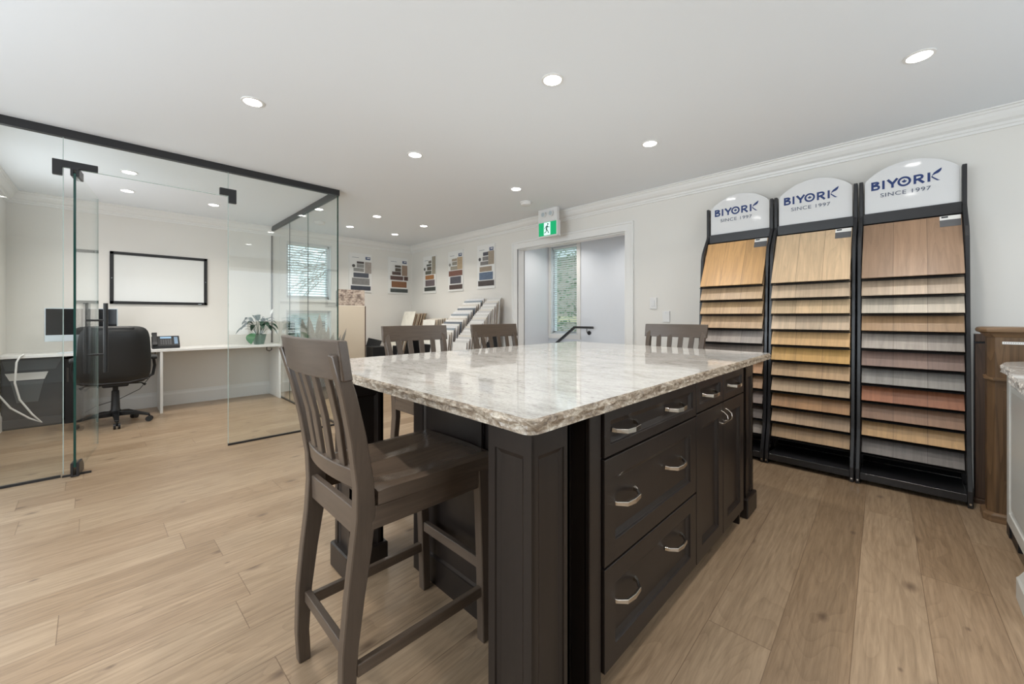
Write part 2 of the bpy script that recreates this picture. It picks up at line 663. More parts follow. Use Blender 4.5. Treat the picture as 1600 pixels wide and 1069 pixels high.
def wall_y(name, y0, y1, xa, xb, holes, m=M_wall, z1=CE):
    b = B()
    x = xa
    done = []
    spans = sorted(set((h[0], h[1]) for h in holes))
    for (h0, h1) in spans:
        if h0 > x: b.box(x, h0, y0, y1, 0, z1)
        hz = sorted((c, d) for (a_, b_, c, d) in holes if (a_, b_) == (h0, h1))
        z = 0
        for c, d in hz:
            if c > z: b.box(h0, h1, y0, y1, z, c)
            z = d
        if z < z1: b.box(h0, h1, y0, y1, z, z1)
        x = h1
    if x < xb: b.box(x, xb, y0, y1, 0, z1)
    return struct(b.out(name, m))


WX0, WX1 = 1.87, 2.55
wall_y('wall_back', YB, YB + .14, X0, XR + .12, [(WX0, WX1, 0.52, 1.25), (WX0, WX1, 1.425, 2.33)])
wall_x('wall_right', XR, XR + .12, Y0, YB, [(2.225, 3.93, 0.0, 2.115)])
wall_x('wall_left', X0 - .12, X0, Y0, YB, [(0.5, 3.3, 0.75, 2.25)])
wall_y('wall_front', Y0 - .12, Y0, X0, XR + .12, [(-0.1, 3.3, 0.7, 2.25)])
wall_x('wall_office_side', -0.95, -0.81, 4.36, YB, [(4.7, 6.0, 0.8, 2.2)])  # unseen opening added to go with the office fill lamp
wall_y('wall_office_front', 4.22, 4.36, X0, -0.81, [])
# stairwell behind the opening
SX = 5.2
wall_x('wall_stair_outer', SX, SX + .12, 1.6, 4.40, [(3.70, 4.235, 0.86, 2.32)], M_stair)
wall_y('wall_stair_left', 4.28, 4.40, XR + .12, SX, [], M_stair)
wall_y('wall_stair_right', 1.50, 1.62, XR + .12, SX + .12, [], M_stair)
b = B()
for i in range(5):
    b.box(XR + .12, SX, 3.45 + i * .26, 3.45 + (i + 1) * .26, -0.19 * (i + 1) - .05, -0.19 * (i + 1))
b.box(XR + .12, SX, 3.42, 3.45, -0.6, 0)
tag(b.out('stair_flight', M_floor, org=(4.6, 3.45, 0)), 'oak stair flight going down behind the wide opening', 'stairs')


def sweep_trim(name, path, prof, m=M_trim, z=0.0, flip=1):
    """profile (offset from wall, height) swept along a wall line with mitred corners; offset to the left of the path*flip"""
    b = B()
    P = [Vector(p) for p in path]
    rings = []
    for i, p in enumerate(P):
        d0 = (P[i] - P[i - 1]).normalized() if i > 0 else (P[1] - P[0]).normalized()
        d1 = (P[i + 1] - P[i]).normalized() if i < len(P) - 1 else d0
        n0 = Vector((-d0.y, d0.x)) * flip
        n1 = Vector((-d1.y, d1.x)) * flip
        n = (n0 + n1).normalized()
        n = n / max(0.2, n.dot(n0))
        rings.append([(p.x + n.x * o, p.y + n.y * o, z + h) for o, h in prof])
    b.loft(rings)
    return struct(b.out(name, m))


CROWN = [(0.0, -.125), (.012, -.125), (.014, -.108), (.022, -.104), (.026, -.088), (.045, -.075), (.062, -.05), (.07, -.028), (.078, -.024), (.082, -.012), (.095, -.010), (.095, -.0005), (0, -.0005)]
BASE = [(0, 0.0), (.018, 0.0), (.018, .14), (.014, .155), (.010, .165), (.008, .185), (0, .185)]
sweep_trim('trim_1', [(-0.81, 4.36), (-0.81, YB), (XR, YB), (XR, Y0)], CROWN, z=CE, flip=-1)
sweep_trim('baseboard_office', [(-0.81, 4.36), (-0.81, YB), (1.66, YB)], BASE, flip=-1)
sweep_trim('baseboard_back', [(1.70, YB), (XR, YB), (XR, 4.04)], BASE, flip=-1)
sweep_trim('baseboard_right', [(XR, 2.125), (XR, Y0)], BASE, flip=-1)
sweep_trim('baseboard_stair', [(SX, 4.28), (SX, 1.62)], BASE, flip=-1)


# casing round the stair opening
def casing_x(name, x, ya, yb, z0, z1, w=0.1, sgn=-1, sill=False, m=M_trim):
    """casing on an x=const wall, facing sgn, inner opening ya..yb, z0..z1"""
    b = B()
    for (a0, a1, c0, c1) in ((ya - w, ya, z0, z1), (yb, yb + w, z0, z1)):
        b.box(x, x + sgn * .016, a0, a1, c0, c1)
    b.box(x, x + sgn * .016, ya - w, yb + w, z1, z1 + w)
    # back band on the outside edge, bead on the inside edge
    for (a0, a1, c0, c1) in ((ya - w - .004, ya - w + .02, z0, z1 + w - .02), (yb + w - .02, yb + w + .004, z0, z1 + w - .02),
                             (ya - w - .004, yb + w + .004, z1 + w - .02, z1 + w + .004)):
        b.box(x, x + sgn * .028, a0, a1, c0, c1)
    for (a0, a1, c0, c1) in ((ya - .014, ya, z0, z1), (yb, yb + .014, z0, z1), (ya - .014, yb + .014, z1, z1 + .014)):
        b.box(x, x + sgn * .021, a0, a1, c0, c1)
    if sill:
        b.box(x, x + sgn * .016, ya - w, yb + w, z0 - w * .8, z0)
        b.box(x, x + sgn * .035, ya - w - .01, yb + w + .01, z0 - .02, z0 + .004)
    return struct(b.out(name, m, bevel=0.002))


casing_x('trim_2', XR, 2.235, 3.92, 0, 2.115)
casing_x('trim_3', XR + .12, 2.235, 3.92, 0, 2.115, sgn=1)
b = B()
b.box(XR, XR + .12, 2.225, 2.237, 0, 2.115)
b.box(XR, XR + .12, 3.918, 3.93, 0, 2.115)
b.box(XR, XR + .12, 2.225, 3.93, 2.103, 2.115)
struct(b.out('door_1', M_trim))


# windows ------------------------------------------------------------------
def window_y(name, x0, x1, z0, z1, y, casing_bits):
    b = B()
    f = .05
    for (a0, a1, c0, c1) in ((x0, x0 + f, z0, z1), (x1 - f, x1, z0, z1), (x0, x1, z0, z0 + f), (x0, x1, z1 - f, z1)):
        b.box(a0, a1, y + .06, y + .12, c0, c1)
    # reveals
    for (a0, a1, c0, c1) in ((x0, x0 + .012, z0, z1), (x1 - .012, x1, z0, z1), (x0, x1, z0, z0 + .012), (x0, x1, z1 - .012, z1)):
        b.box(a0, a1, y + .001, y + .12, c0, c1)
    o = struct(b.out(name, M_vinyl, bevel=.002))
    p = B().box(x0 + f, x1 - f, y + .085, y + .095, z0 + f, z1 - f).out('pane', M_pane, o)
    return o


window_y('window_1', WX0, WX1, 1.425, 2.33, YB, None)
window_y('window_2', WX0, WX1, 0.52, 1.25, YB, None)
b = B()
for (a0, a1, c0, c1) in ((WX0 - .085, WX0, .52, 2.33), (WX1, WX1 + .085, .52, 2.33), (WX0 - .085, WX1 + .085, 2.33, 2.415 - .04),
                         (WX0, WX1, 1.25, 1.425), (WX0 - .085, WX1 + .085, .43, .52)):
    b.box(a0, a1, YB - .016, YB, c0, c1)
b.box(WX0 - .1, WX1 + .1, YB - .045, YB, 1.385, 1.41)
b.box(WX0 - .09, WX0 - .075, YB - .026, YB, .43, 2.375)
b.box(WX1 + .075, WX1 + .09, YB - .026, YB, .43, 2.375)
struct(b.out('trim_4', M_trim, bevel=.002))

WY0, WY1, WZ0, WZ1 = 3.70, 4.235, 0.86, 2.32
b = B()
f = .045
for (a0, a1, c0, c1) in ((WY0, WY0 + f, WZ0, WZ1), (WY1 - f, WY1, WZ0, WZ1), (WY0, WY1, WZ0, WZ0 + f), (WY0, WY1, WZ1 - f, WZ1)):
    b.box(SX + .05, SX + .11, a0, a1, c0, c1)
for (a0, a1, c0, c1) in ((WY0, WY0 + .01, WZ0, WZ1), (WY1 - .01, WY1, WZ0, WZ1), (WY0, WY1, WZ0, WZ0 + .01), (WY0, WY1, WZ1 - .01, WZ1)):
    b.box(SX + .001, SX + .12, a0, a1, c0, c1)
w3 = struct(b.out('window_3', M_vinyl, bevel=.002))
B().box(SX + .08, SX + .09, WY0 + f, WY1 - f, WZ0 + f, WZ1 - f).out('pane', M_pane, w3)
b = B()
for (a0, a1, c0, c1) in ((WY0 - .07, WY0, WZ0, WZ1), (WY1, WY1 + .04, WZ0, WZ1), (WY0 - .07, WY1 + .04, WZ1, WZ1 + .07), (WY0 - .07, WY1 + .04, WZ0 - .07, WZ0)):
    b.box(SX - .018, SX, a0, a1, c0, c1)
struct(b.out('trim_5', M_trim, bevel=.002))
# unseen windows beside and behind the photographer; the rear one is added for fill
for nm, bx in (('window_4', [(X0 - .1, X0 - .05, 0.5, .56, .75, 2.25), (X0 - .1, X0 - .05, 3.24, 3.3, .75, 2.25), (X0 - .1, X0 - .05, .5, 3.3, .75, .81), (X0 - .1, X0 - .05, .5, 3.3, 2.19, 2.25), (X0 - .1, X0 - .05, 1.87, 1.93, .75, 2.25)]),
               ('window_5', [(-.1, -.04, Y0 - .1, Y0 - .05, .7, 2.25), (3.24, 3.3, Y0 - .1, Y0 - .05, .7, 2.25), (-.1, 3.3, Y0 - .1, Y0 - .05, .7, .76), (-.1, 3.3, Y0 - .1, Y0 - .05, 2.19, 2.25), (1.57, 1.63, Y0 - .1, Y0 - .05, .7, 2.25)])):
    b = B()
    for t in bx: b.box(*t)
    struct(b.out(nm, M_vinyl))


# blinds
def blind(axis, a0, a1, d, z0, z1, pitch, label, sw=.042, cords=(.16, .84)):
    """horizontal-slat blind; axis 'y': in plane y=d spanning x a0..a1"""
    def bx(b, p0, p1, q0, q1, c0, c1):
        if axis == 'y': b.box(p0, p1, q0, q1, c0, c1)
        else: b.box(q0, q1, p0, p1, c0, c1)
    org = ((a0 + a1) / 2, d, z0) if axis == 'y' else (d, (a0 + a1) / 2, z0)
    t = thing('venetian_blind', label, 'blind', org)
    b = B(); bx(b, a0, a1, d - .015, d + .015, z1 - .028, z1); b.out('head_rail', M_slat, t)
    b = B()
    z = z0 + pitch
    while z < z1 - .03:
        tl = sw * .13
        q = [(d - sw / 2, z + tl), (d + sw / 2, z - tl), (d + sw / 2, z - tl + .0014), (d - sw / 2, z + tl + .0014)]
        b.prism(q, 'x' if axis == 'y' else 'y', a0, a1)
        z += pitch
    b.out('slats', M_slat, t)
    b = B(); bx(b, a0, a1, d - .011, d + .011, z0, z0 + .012); b.out('bottom_rail', M_slat, t)
    for c in cords:
        b = B(); p = a0 + (a1 - a0) * c
        bx(b, p - .0012, p + .0012, d - .0125, d - .011, z0, z1 - .02); b.out('ladder_cord', M_slat, t)
    return t


blind('y', WX0 + .014, WX1 - .05, YB + .035, 1.44, 2.315, .040, 'white horizontal-slat blind in the upper window sash, lowered with open slats')
blind('y', WX0 + .014, WX1 - .05, YB + .035, .54, 1.236, .040, 'white horizontal-slat blind in the lower window sash')
blind('x', WY0 + .012, WY1 - .03, SX + .028, .875, 2.305, .036, 'white open-slat blind in the tall narrow stairwell window')


# ------------------------------------------------------------------ exterior seen through the windows
def simple_house(x0, x1, y0, y1, z0, zw, zr, label, wallm, along='x'):
    t = thing('house', label, 'house', ((x0 + x1) / 2, (y0 + y1) / 2, z0))
    B().box(x0, x1, y0, y1, z0, zw).out('wall', wallm, t)
    b = B()
    if along == 'x':
        b.prism([(y0 - .3, zw), (y1 + .3, zw), ((y0 + y1) / 2, zr)], 'x', x0 - .3, x1 + .3)
    else:
        b.prism([(x0 - .3, zw), (x1 + .3, zw), ((x0 + x1) / 2, zr)], 'y', y0 - .3, y1 + .3)
    b.out('roof', M_roof, t)
    n = 3
    for i in range(n):
        xx = x0 + (x1 - x0) * (i + .5) / n
        B().box(xx - .4, xx + .4, y0 - .03, y0 + .01, z0 + .9, z0 + 2.0).out('window', M_screen, t)
    return t


b = B().box(-30, 60, YB + .3, 70, -1.3, -1.2); struct(b.out('ground', M_grass))
b = B().box(-30, 60, 11, 19, -1.2, -1.17); struct(b.out('street', M_street))
b = B().box(5.6, 60, -20, YB + .3, -1.3, -1.2); struct(b.out('ground_side', M_grass))
simple_house(5, 13, 32, 40, -1.2, 1.5, 2.6, 'far grey-roofed house seen through the left of the upper window', M_siding)
simple_house(14.2, 19, 34, 42, -1.2, 1.4, 3.1, 'far house with a steep grey gable seen right of centre through the upper window', M_siding, 'y')
# bare tree
random.seed(5)
t = thing('street_tree', 'bare-branched tree outside the blind-covered back window', 'tree', (5.4, 11.5, -1.2))
b = B()
b.tube([(5.4, 11.5, -1.2), (5.35, 11.4, 1.4), (5.3, 11.3, 3.2)], [.16, .12, .09], 8)
b.out('trunk', M_bark, t)
b = B()


def branch(b, p, d, r, depth):
    pts = [p]
    for i in range(4):
        d = (d + Vector((random.uniform(-.3, .3), random.uniform(-.2, .2), random.uniform(-.32, .22)))).normalized()
        pts.append(pts[-1] + d * .33 * (0.8 ** (2 - depth) + .25))
    b.tube(pts, [r, r * .85, r * .7, r * .55, r * .4], 5)
    if depth > 0:
        for q in pts[1:]:
            for s_ in range(2):
                branch(b, q, (d + Vector((random.uniform(-.9, .9), random.uniform(-.5, .5), random.uniform(-.7, .6)))).normalized(), r * .38, depth - 1)


for a in range(4):
    branch(b, Vector((5.3, 11.3, 2.4 + a * .18)), Vector((-1.0 + .3 * (a % 3), random.uniform(-.7, .4), random.uniform(-.1, .35))).normalized(), .022, 2)
b.out('branches', M_bark, t)
# parked car, tiny behind the lower blind
t = thing('parked_car', 'pale blue-grey car parked outside the lower back window', 'car', (5.2, 12.6, -1.17))
b = B(); b.prism([(3.2, -.9), (7.2, -.9), (7.25, -.35), (6.9, -.2), (6.1, -.1), (5.6, .3), (4.2, .32), (3.7, -.08), (3.2, -.2)], 'y', 11.8, 13.4)
b.out('body', mat('car_paint', srgb(150, 172, 190), .3), t, bevel=.05)
for x_ in (4.0, 6.4):
    for y_ in (11.85, 13.35):
        B().cyl((x_, y_ - .1, -.87), (x_, y_ + .1, -.87), .31).out('wheel', M_blackplastic, t)
# brick house and shrub seen through the stair window
simple_brick = mat('brick_wall', srgb(160, 112, 96), .85)
g = NT(simple_brick)
bt = g.n('ShaderNodeTexBrick')
tc = g.n('ShaderNodeTexCoord'); mp = g.n('ShaderNodeMapping')
mp.inputs['Rotation'].default_value = (radians(90), 0, radians(90))
g.l(tc.outputs['Object'], mp.inputs[0]); g.l(mp.outputs[0], bt.inputs['Vector'])
bt.inputs['Color1'].default_value = srgb(150, 84, 68)
bt.inputs['Color2'].default_value = srgb(112, 62, 52)
bt.inputs['Mortar'].default_value = srgb(170, 158, 146)
bt.inputs['Scale'].default_value = 3.2
g.l(bt.outputs['Color'], g.b.inputs['Base Color'])
t = thing('brick_house', 'red brick house wall beyond the stairwell window', 'house', (9.5, 6.5, -1.2))
B().box(9.5, 15, 2.5, 9.6, -1.2, 2.9).out('wall', simple_brick, t)
B().box(9.2, 15, 2.2, 9.9, 2.9, 3.1).out('eave', M_vinyl, t)
B().box(9.46, 9.5, 5.0, 8.6, 1.0, 1.16).out('stone_band', mat('stone_sill', srgb(214, 200, 165), .7), t)
t = thing('garden_shrub', 'leafy shrub outside the stairwell window', 'shrub', (7.6, 6.1, -1.2))
random.seed(8)
b = B()
for i in range(3600):
    a = random.uniform(0, 2 * pi); e = random.uniform(-1, 1); r = random.uniform(.55, 1) ** .5
    p = Vector((7.6 + .8 * r * cos(a), 5.95 + 1.25 * r * sin(a), 1.7 + 1.7 * e))
    d1 = Vector((random.uniform(-1, 1), random.uniform(-1, 1), random.uniform(-1, 1))).normalized() * .045
    d2 = Vector((random.uniform(-1, 1), random.uniform(-1, 1), random.uniform(-1, 1))).normalized() * .03
    b.face([p - d1, p + d2, p + d1, p - d2])
b.out('foliage', M_foliage, t)
b = B(); b.tube([(7.6, 6.1, -1.2), (7.55, 6.0, 0.3), (7.6, 6.05, 2.4)], [.07, .05, .02], 7); b.out('stem', M_bark, t)

# ------------------------------------------------------------------ glass partition
GY, GX = 4.288, 1.68


def pane(name, parent, x0, x1, y0, y1, z0, z1, edge=M_edge_clear):
    """glass slab: body with glass on the faces, a greener strip on the vertical edges"""
    o = B().box(x0, x1, y0, y1, z0, z1).out(name, M_glass, parent)
    return o


def edge_strip(parent, x, y, z0, z1, r=.005, m=M_edge_clear):
    r = min(r, .0022) if m is M_edge_clear else r
    return B().box(x - r, x + r, y - r, y + r, z0, z1).out('polished_edge', m, parent)


fp = thing('glass_partition', 'frameless glass front wall of the office with a black ceiling rail', 'glass wall', (.4, GY, 0))
B().box(-0.81, GX + .012, GY - .02, GY + .02, 2.44, CE - .001).out('header_rail', M_black, fp)
p1 = pane('pane', fp, -0.81, -0.262, GY - .005, GY + .005, .004, 2.44)
p2 = pane('transom_pane', fp, -0.252, 0.712, GY - .005, GY + .005, 2.225, 2.44)
p3 = pane('pane', fp, 0.722, GX - .006, GY - .005, GY + .005, .004, 2.44)
edge_strip(p1, -0.258, GY, .02, 2.44, .0035)
edge_strip(p3, 0.7175, GY, .02, 2.44, .0035)
edge_strip(p3, GX, GY, .004, 2.44, .0055, M_edge)
b = B(); b.box(-0.252, 0.712, GY - .004, GY + .004, 2.2225, 2.226); b.out('polished_edge', M_edge_clear, p2)
for (a0, a1) in ((-0.81, -.27), (0.716, GX)):
    B().box(a0, a1, GY - .011, GY + .011, 0, .016).out('floor_channel', M_black, fp)
# patch fittings
b = B(); b.prism([(-.31, 2.165), (-.262, 2.165), (-.262, 2.226), (-.085, 2.226), (-.085, 2.275), (-.31, 2.275)], 'y', GY - .016, GY + .016)
b.out('patch_fitting', M_black, fp, bevel=.002)
b = B(); b.prism([(.655, 2.232), (.72, 2.232), (.72, 2.168), (.778, 2.168), (.778, 2.292), (.655, 2.292)], 'y', GY - .016, GY + .016)
b.out('patch_fitting', M_black, fp, bevel=.002)

sp_ = thing('glass_partition', 'glass side wall of the office beside the back window', 'glass wall', (GX, 5.5, 0))
B().box(GX - .02, GX + .02, GY + .02, YB - .001, 2.44, CE - .001).out('header_rail', M_black, sp_)
ys = [GY + .008, 5.207, 5.925, YB - .012]
for i in range(3):
    pp = pane('pane', sp_, GX - .005, GX + .005, ys[i] + .003, ys[i + 1] - .003, .004, 2.44)
    if i: edge_strip(pp, GX, ys[i], .02, 2.44, .0035, M_edge)
B().box(GX - .011, GX + .011, GY + .012, YB - .02, 0, .016).out('floor_channel', M_black, sp_)
B().box(GX - .008, GX + .008, YB - .012, YB - .001, 0, 2.44).out('wall_channel', M_chromed, sp_)

# open glass door: hinged at the left jamb, swung inward
dr = thing('glass_door', 'frameless glass door standing open into the office', 'door', (-.192, 4.29, 0))
L = .865
pane('pane', dr, -.192 - .006, -.192 + .006, 4.29 - .06, 4.29 + L - .06, .012, 2.205)
e = B().box(-.1985, -.1855, 4.222, 4.230, .07, 2.18); e.out('polished_edge', M_edge, dr)
e = B().box(-.1975, -.1865, 4.29 + L - .06, 4.29 + L - .056, .02, 2.2); e.out('polished_edge', M_edge_clear, dr)
b = B(); b.prism([(4.222, .006), (4.385, .006), (4.385, .045), (4.33, .10), (4.222, .10)], 'x', -.192 - .022, -.192 - .007)
b.prism([(4.222, .006), (4.385, .006), (4.385, .045), (4.33, .10), (4.222, .10)], 'x', -.192 + .007, -.192 + .022)
b.box(-.213, -.171, 4.222, 4.385, .002, .012)
b.out('bottom_patch', M_black, dr, bevel=.002)
b = B(); b.box(-.214, -.199, 4.222, 4.37, 2.16, 2.215); b.box(-.185, -.170, 4.222, 4.37, 2.16, 2.215); b.box(-.214, -.170, 4.222, 4.37, 2.205, 2.221)
b.out('top_patch', M_black, dr, bevel=.002)
hx, hy = -.192, 4.29 + L - .14
for s_ in (-1, 1):
    h = B().cyl((hx + s_ * .06, hy, .66), (hx + s_ * .06, hy, 1.27), .016, n=16).out('pull_bar', M_black, dr, smooth=40)
b = B()
for z_ in (.82, 1.12): b.cyl((hx - .06, hy, z_), (hx + .06, hy, z_), .009, n=12)
b.out('handle_pin', M_black, dr, smooth=40)
dr.rotation_euler = (0, 0, radians(-6.3))
fpp = B(); fpp.box(-.262, -.118, 4.262, 4.282, 0, .012)
o = fpp.out('floor_pivot', M_black, org=(-.19, 4.27, 0)); tag(o, 'small black floor pivot bar under the open glass door', 'door pivot')


# ------------------------------------------------------------------ downlights, detectors, exit sign
def downlight(x, y, label, first=[None]):
    if first[0] is None:
        t = thing('recessed_downlight', label, 'ceiling light', (0, 0, 0), 'recessed ceiling downlights')
        b = B(); n = 28
        rings = [[(r * cos(2 * pi * k / n), r * sin(2 * pi * k / n), z) for k in range(n)] for r, z in ((.062, 0), (.062, -.004), (.050, -.006), (.048, -.002), (.048, 0))]
        b.loft(rings, closed=True); b.out('trim_ring', M_trim, t, smooth=30)
        b = B(); b.cyl((0, 0, -.0035), (0, 0, -.001), .048, n=28); b.out('lens', M_lens, t)
        ld = bpy.data.lights.new('downlight_beam', 'AREA')
        ld.shape = 'DISK'; ld.size = .09; ld.energy = BEAM; ld.spread = radians(SPREAD); ld.color = (1.0, .94, .86)
        lo = bpy.data.objects.new('downlight_beam', ld); C.objects.link(lo); lo.parent = t; lo.location = (0, 0, -.0075)
        first[0] = t
    else:
        t = copy_tree(first[0]); t['label'] = label
    t.location = (x, y, CE)
    return t


for x_, y_, lb in (
    (.613, 2.901, 'round ceiling downlight just in front of the black glass-wall rail'),
    (1.765, 2.890, 'round ceiling downlight right of the glass wall corner, above the left end of the island'),
    (1.757, 1.420, 'large round ceiling downlight above the middle of the granite island'),
    (2.938, 1.405, 'round ceiling downlight above the far right end of the island'),
    (2.935, -.055, 'largest ceiling downlight, at the upper right above the flooring displays'),
    (2.985, 2.904, 'ceiling downlight beside the smoke detector near the exit sign'),
    (3.235, 5.059, 'rightmost of the four small downlights near the far corner'),
    (3.229, 5.902, 'small downlight nearest the far room corner'),
    (2.483, 5.875, 'small downlight just right of the glass wall corner edge'),
    (2.485, 5.021, 'small downlight left of the far corner, nearest of the four'),
    (.099, 5.128, 'nearer of the two stacked downlights inside the glass office'),
    (.099, 5.897, 'farther of the two stacked downlights inside the glass office'),
    (.845, 5.900, 'downlight inside the glass office left of the black corner patch'),
    (1.80, 5.20, 'small downlight seen through the side glass wall'),
    (1.76, -.05, 'ceiling downlight overhead beside the camera'),
    (.6, 1.42, 'ceiling downlight overhead in front of the camera'),
    (-.9, 2.9, 'ceiling downlight left of the camera'),
    (-.9, 1.42, 'ceiling downlight behind the left window side'),
    (.6, -.9, 'ceiling downlight behind the camera'),
    (4.7, 2.6, 'added unseen ceiling downlight brightening the stair landing'),  # added out of view to lift the dim stairwell walls
    (4.7, 3.75, 'added unseen ceiling downlight brightening the stair flight'),  # second added stairwell lamp, hidden above the opening
):
    downlight(x_, y_, lb)
for x_, y_, lb in ((3.417, 3.159, 'round white smoke detector on the ceiling left of the exit sign'),
                   (2.064, 5.901, 'small white smoke detector on the ceiling seen through the side glass')):
    t = thing('smoke_detector', lb, 'smoke detector', (x_, y_, CE))
    b = B(); b.lathe([(.072, 0), (.072, -.012), (.066, -.016), (.060, -.034), (.04, -.042), (.0005, -.042)], (x_, y_, CE - .0005)); b.out('housing', M_plastic, t, smooth=35)
    b = B(); b.lathe([(.064, 0), (.064, -.004)], (x_, y_, CE - .017)); b.out('vent_ring', M_greylabel, t)

# exit sign: white housing hung from the ceiling, face towards the room
ex, ey0, ey1 = 3.80, 3.005, 3.285
t = thing('exit_sign', 'green running-man exit sign under a white emergency light housing', 'exit sign', (ex, 3.095, CE))
b = B(); b.box(ex, ex + .05, ey0, ey1 + .02, 2.34, CE - .001)
b.out('housing', M_plastic, t, bevel=.004)
b = B(); b.box(ex - .008, ex + .055, ey0 - .014, ey1 + .014, 2.145, 2.34)
b.out('sign_frame', M_plastic, t, bevel=.003)
sf = B().box(ex - .010, ex - .008, ey0, ey1, 2.162, 2.328).out('green_face', M_green, t)
b = B(); b.box(ex - .0112, ex - .0101, 3.098, 3.200, 2.167, 2.323); b.out('doorway_panel', M_greenwhite, sf)


def pt(u, v):  # sign coordinates: u to the viewer's right (-y), v up
    return (ex - .013, 3.150 - u * 1.2, 2.248 + v * 1.25)


b = B()
b.cyl((ex - .013, 3.150 - .014, 2.301), (ex - .0113, 3.150 - .014, 2.301), .011, n=14)
for path, w in (([(.006, .030), (-.004, .002), (-.006, -.008)], .020), ([(.002, .026), (-.020, .014), (-.030, -.002)], .008),
                ([(.008, .026), (.022, .010), (.036, .012)], .008), ([(-.004, -.006), (.010, -.024), (.022, -.048)], .011),
                ([(-.008, -.006), (-.010, -.030), (-.034, -.042)], .011)):
    b.bar([pt(*q) for q in path], w, .0015, side=Vector((0, 1, 0)).cross(Vector((1, 0, 0))) if False else (0, 1, .001))
b.out('running_figure', M_edge, sf)
for y_, z_ in ((3.08, 2.425), (3.20, 2.425)):
    b = B(); b.cyl((ex - .03, y_, z_), (ex, y_, z_), .036, .030, n=20); l_ = b.out('lamp_head', M_plastic, t, smooth=40)
    b = B(); b.cyl((ex - .032, y_, z_), (ex - .030, y_, z_), .027, n=20); b.out('lamp_glass', M_alu, l_)

# switch plates
t = thing('light_switch', 'white rocker light switch right of the stair opening', 'switch', (XR, 1.905, 1.295))
B().box(XR - .014, XR, 1.867, 1.943, 1.235, 1.355).out('plate', M_plastic, t, bevel=.002)
B().box(XR - .019, XR - .014, 1.888, 1.922, 1.262, 1.328).out('rocker', M_whitegloss, t, bevel=.0015)
t = thing('wall_plate', 'white blank wall plate lower right of the light switch', 'switch plate', (XR, 1.765, 1.15))
B().box(XR - .014, XR, 1.727, 1.803, 1.095, 1.21).out('plate', M_plastic, t, bevel=.002)
B().cyl((XR - .016, 1.765, 1.19), (XR - .014, 1.765, 1.19), .004, n=10).out('screw', M_alu, t)

# handrail
t = thing('handrail', 'dark grey stair handrail on the stairwell wall', 'handrail', (SX - .08, 3.6, .99))
b = B(); b.bar([(SX - .07, 3.36, .985), (SX - .07, 3.70, .985), (SX - .07, 4.22, .60)], .045, .036, side=(1, 0, 0))
b.out('rail', M_rack, t, bevel=.006, seg=2)
b = B(); b.tube([(SX - .07, 3.47, .965), (SX - .07, 3.47, .925), (SX - .055, 3.47, .90), (SX - .012, 3.47, .90)], .006, 8); br = b.out('bracket', M_chromed, t, smooth=40)
B().cyl((SX - .012, 3.47, .90), (SX - .001, 3.47, .90), .032, n=20).out('rosette', M_blackplastic, br, smooth=40)

# ------------------------------------------------------------------ island
isl = thing('kitchen_island', 'dark espresso wood island with drawers, doors and corner posts under the granite top', 'island', (1.7, 1.2, 0))
FY = .648     # carcass face
b = B()
b.box(.985, 2.44, FY, 1.60, .10, .876)
b.box(1.03, 2.42, .70, 1.56, 0, .10)
b.out('carcass', M_island, isl)
b = B(); b.panel((.97, 1.60, 0), (0, -1, 0), (0, 0, 1), (-1, 0, 0), .955, .875, .018, .075, .014, .009, frv=.11); b.bm.verts.ensure_lookup_table()
for v in b.bm.verts: v.co.x += .018
b.box(.962, .97, 1.115, 1.135, 0.0, .875)
b.out('end_panel', M_island, isl)
b = B(); b.panel((2.44, 0.65, .0), (0, 1, 0), (0, 0, 1), (1, 0, 0), .95, .875, .018, .075, .014, .009, frv=.11)
b.out('end_panel', M_island, isl)
b = B(); b.panel((2.44, 1.60, .0), (-1, 0, 0), (0, 0, 1), (0, 1, 0), 1.45, .875, .018, .075, .014, .009, frv=.11)
b.out('back_panel', M_island, isl)
b = B(); b.box(.955, 1.015, .636, .655, .0, .876); b.box(.955, .985, .648, .70, 0, .876); b.out('filler_strip', M_island, isl, bevel=.002)


def pull(parent, c, horiz=True, w=.14):
    """angular arched bar pull centred at c on a face looking to -y"""
    x, y, z = c
    if horiz:
        path = [(x - w / 2, y, z), (x - w / 2 + .004, y - .014, z - .002), (x - w / 2 + .030, y - .036, z - .005), (x, y - .040, z - .006),
                (x + w / 2 - .030, y - .036, z - .005), (x + w / 2 - .004, y - .014, z - .002), (x + w / 2, y, z)]
        b = B(); b.bar(path, [.015, .012, .014, .016, .014, .012, .015], [.014, .008, .008, .008, .008, .008, .014], side=(0, 0, 1))
    else:
        path = [(x, y, z - w / 2), (x, y - .012, z - w / 2 + .003), (x, y - .028, z - w / 2 + .018), (x, y - .030, z),
                (x, y - .028, z + w / 2 - .018), (x, y - .012, z + w / 2 - .003), (x, y, z + w / 2)]
        b = B(); b.bar(path, [.010, .008, .010, .011, .010, .008, .010], [.010, .006, .006, .006, .006, .006, .010], side=(1, 0, 0))
    return b.out('handle', M_steel, parent, bevel=.0012)


def front(name, x0, x1, z0, z1, fr, hs):
    b = B(); b.panel((x0 + .0015, FY, z0 + .0015), (1, 0, 0), (0, 0, 1), (0, -1, 0), x1 - x0 - .003, z1 - z0 - .003, .021, fr, .018, .014)
    o = b.out(name, M_island, isl, bevel=.0015)
    for h in hs: pull(o, h[:3], h[3] if len(h) > 3 else True, h[4] if len(h) > 4 else .14)
    return o


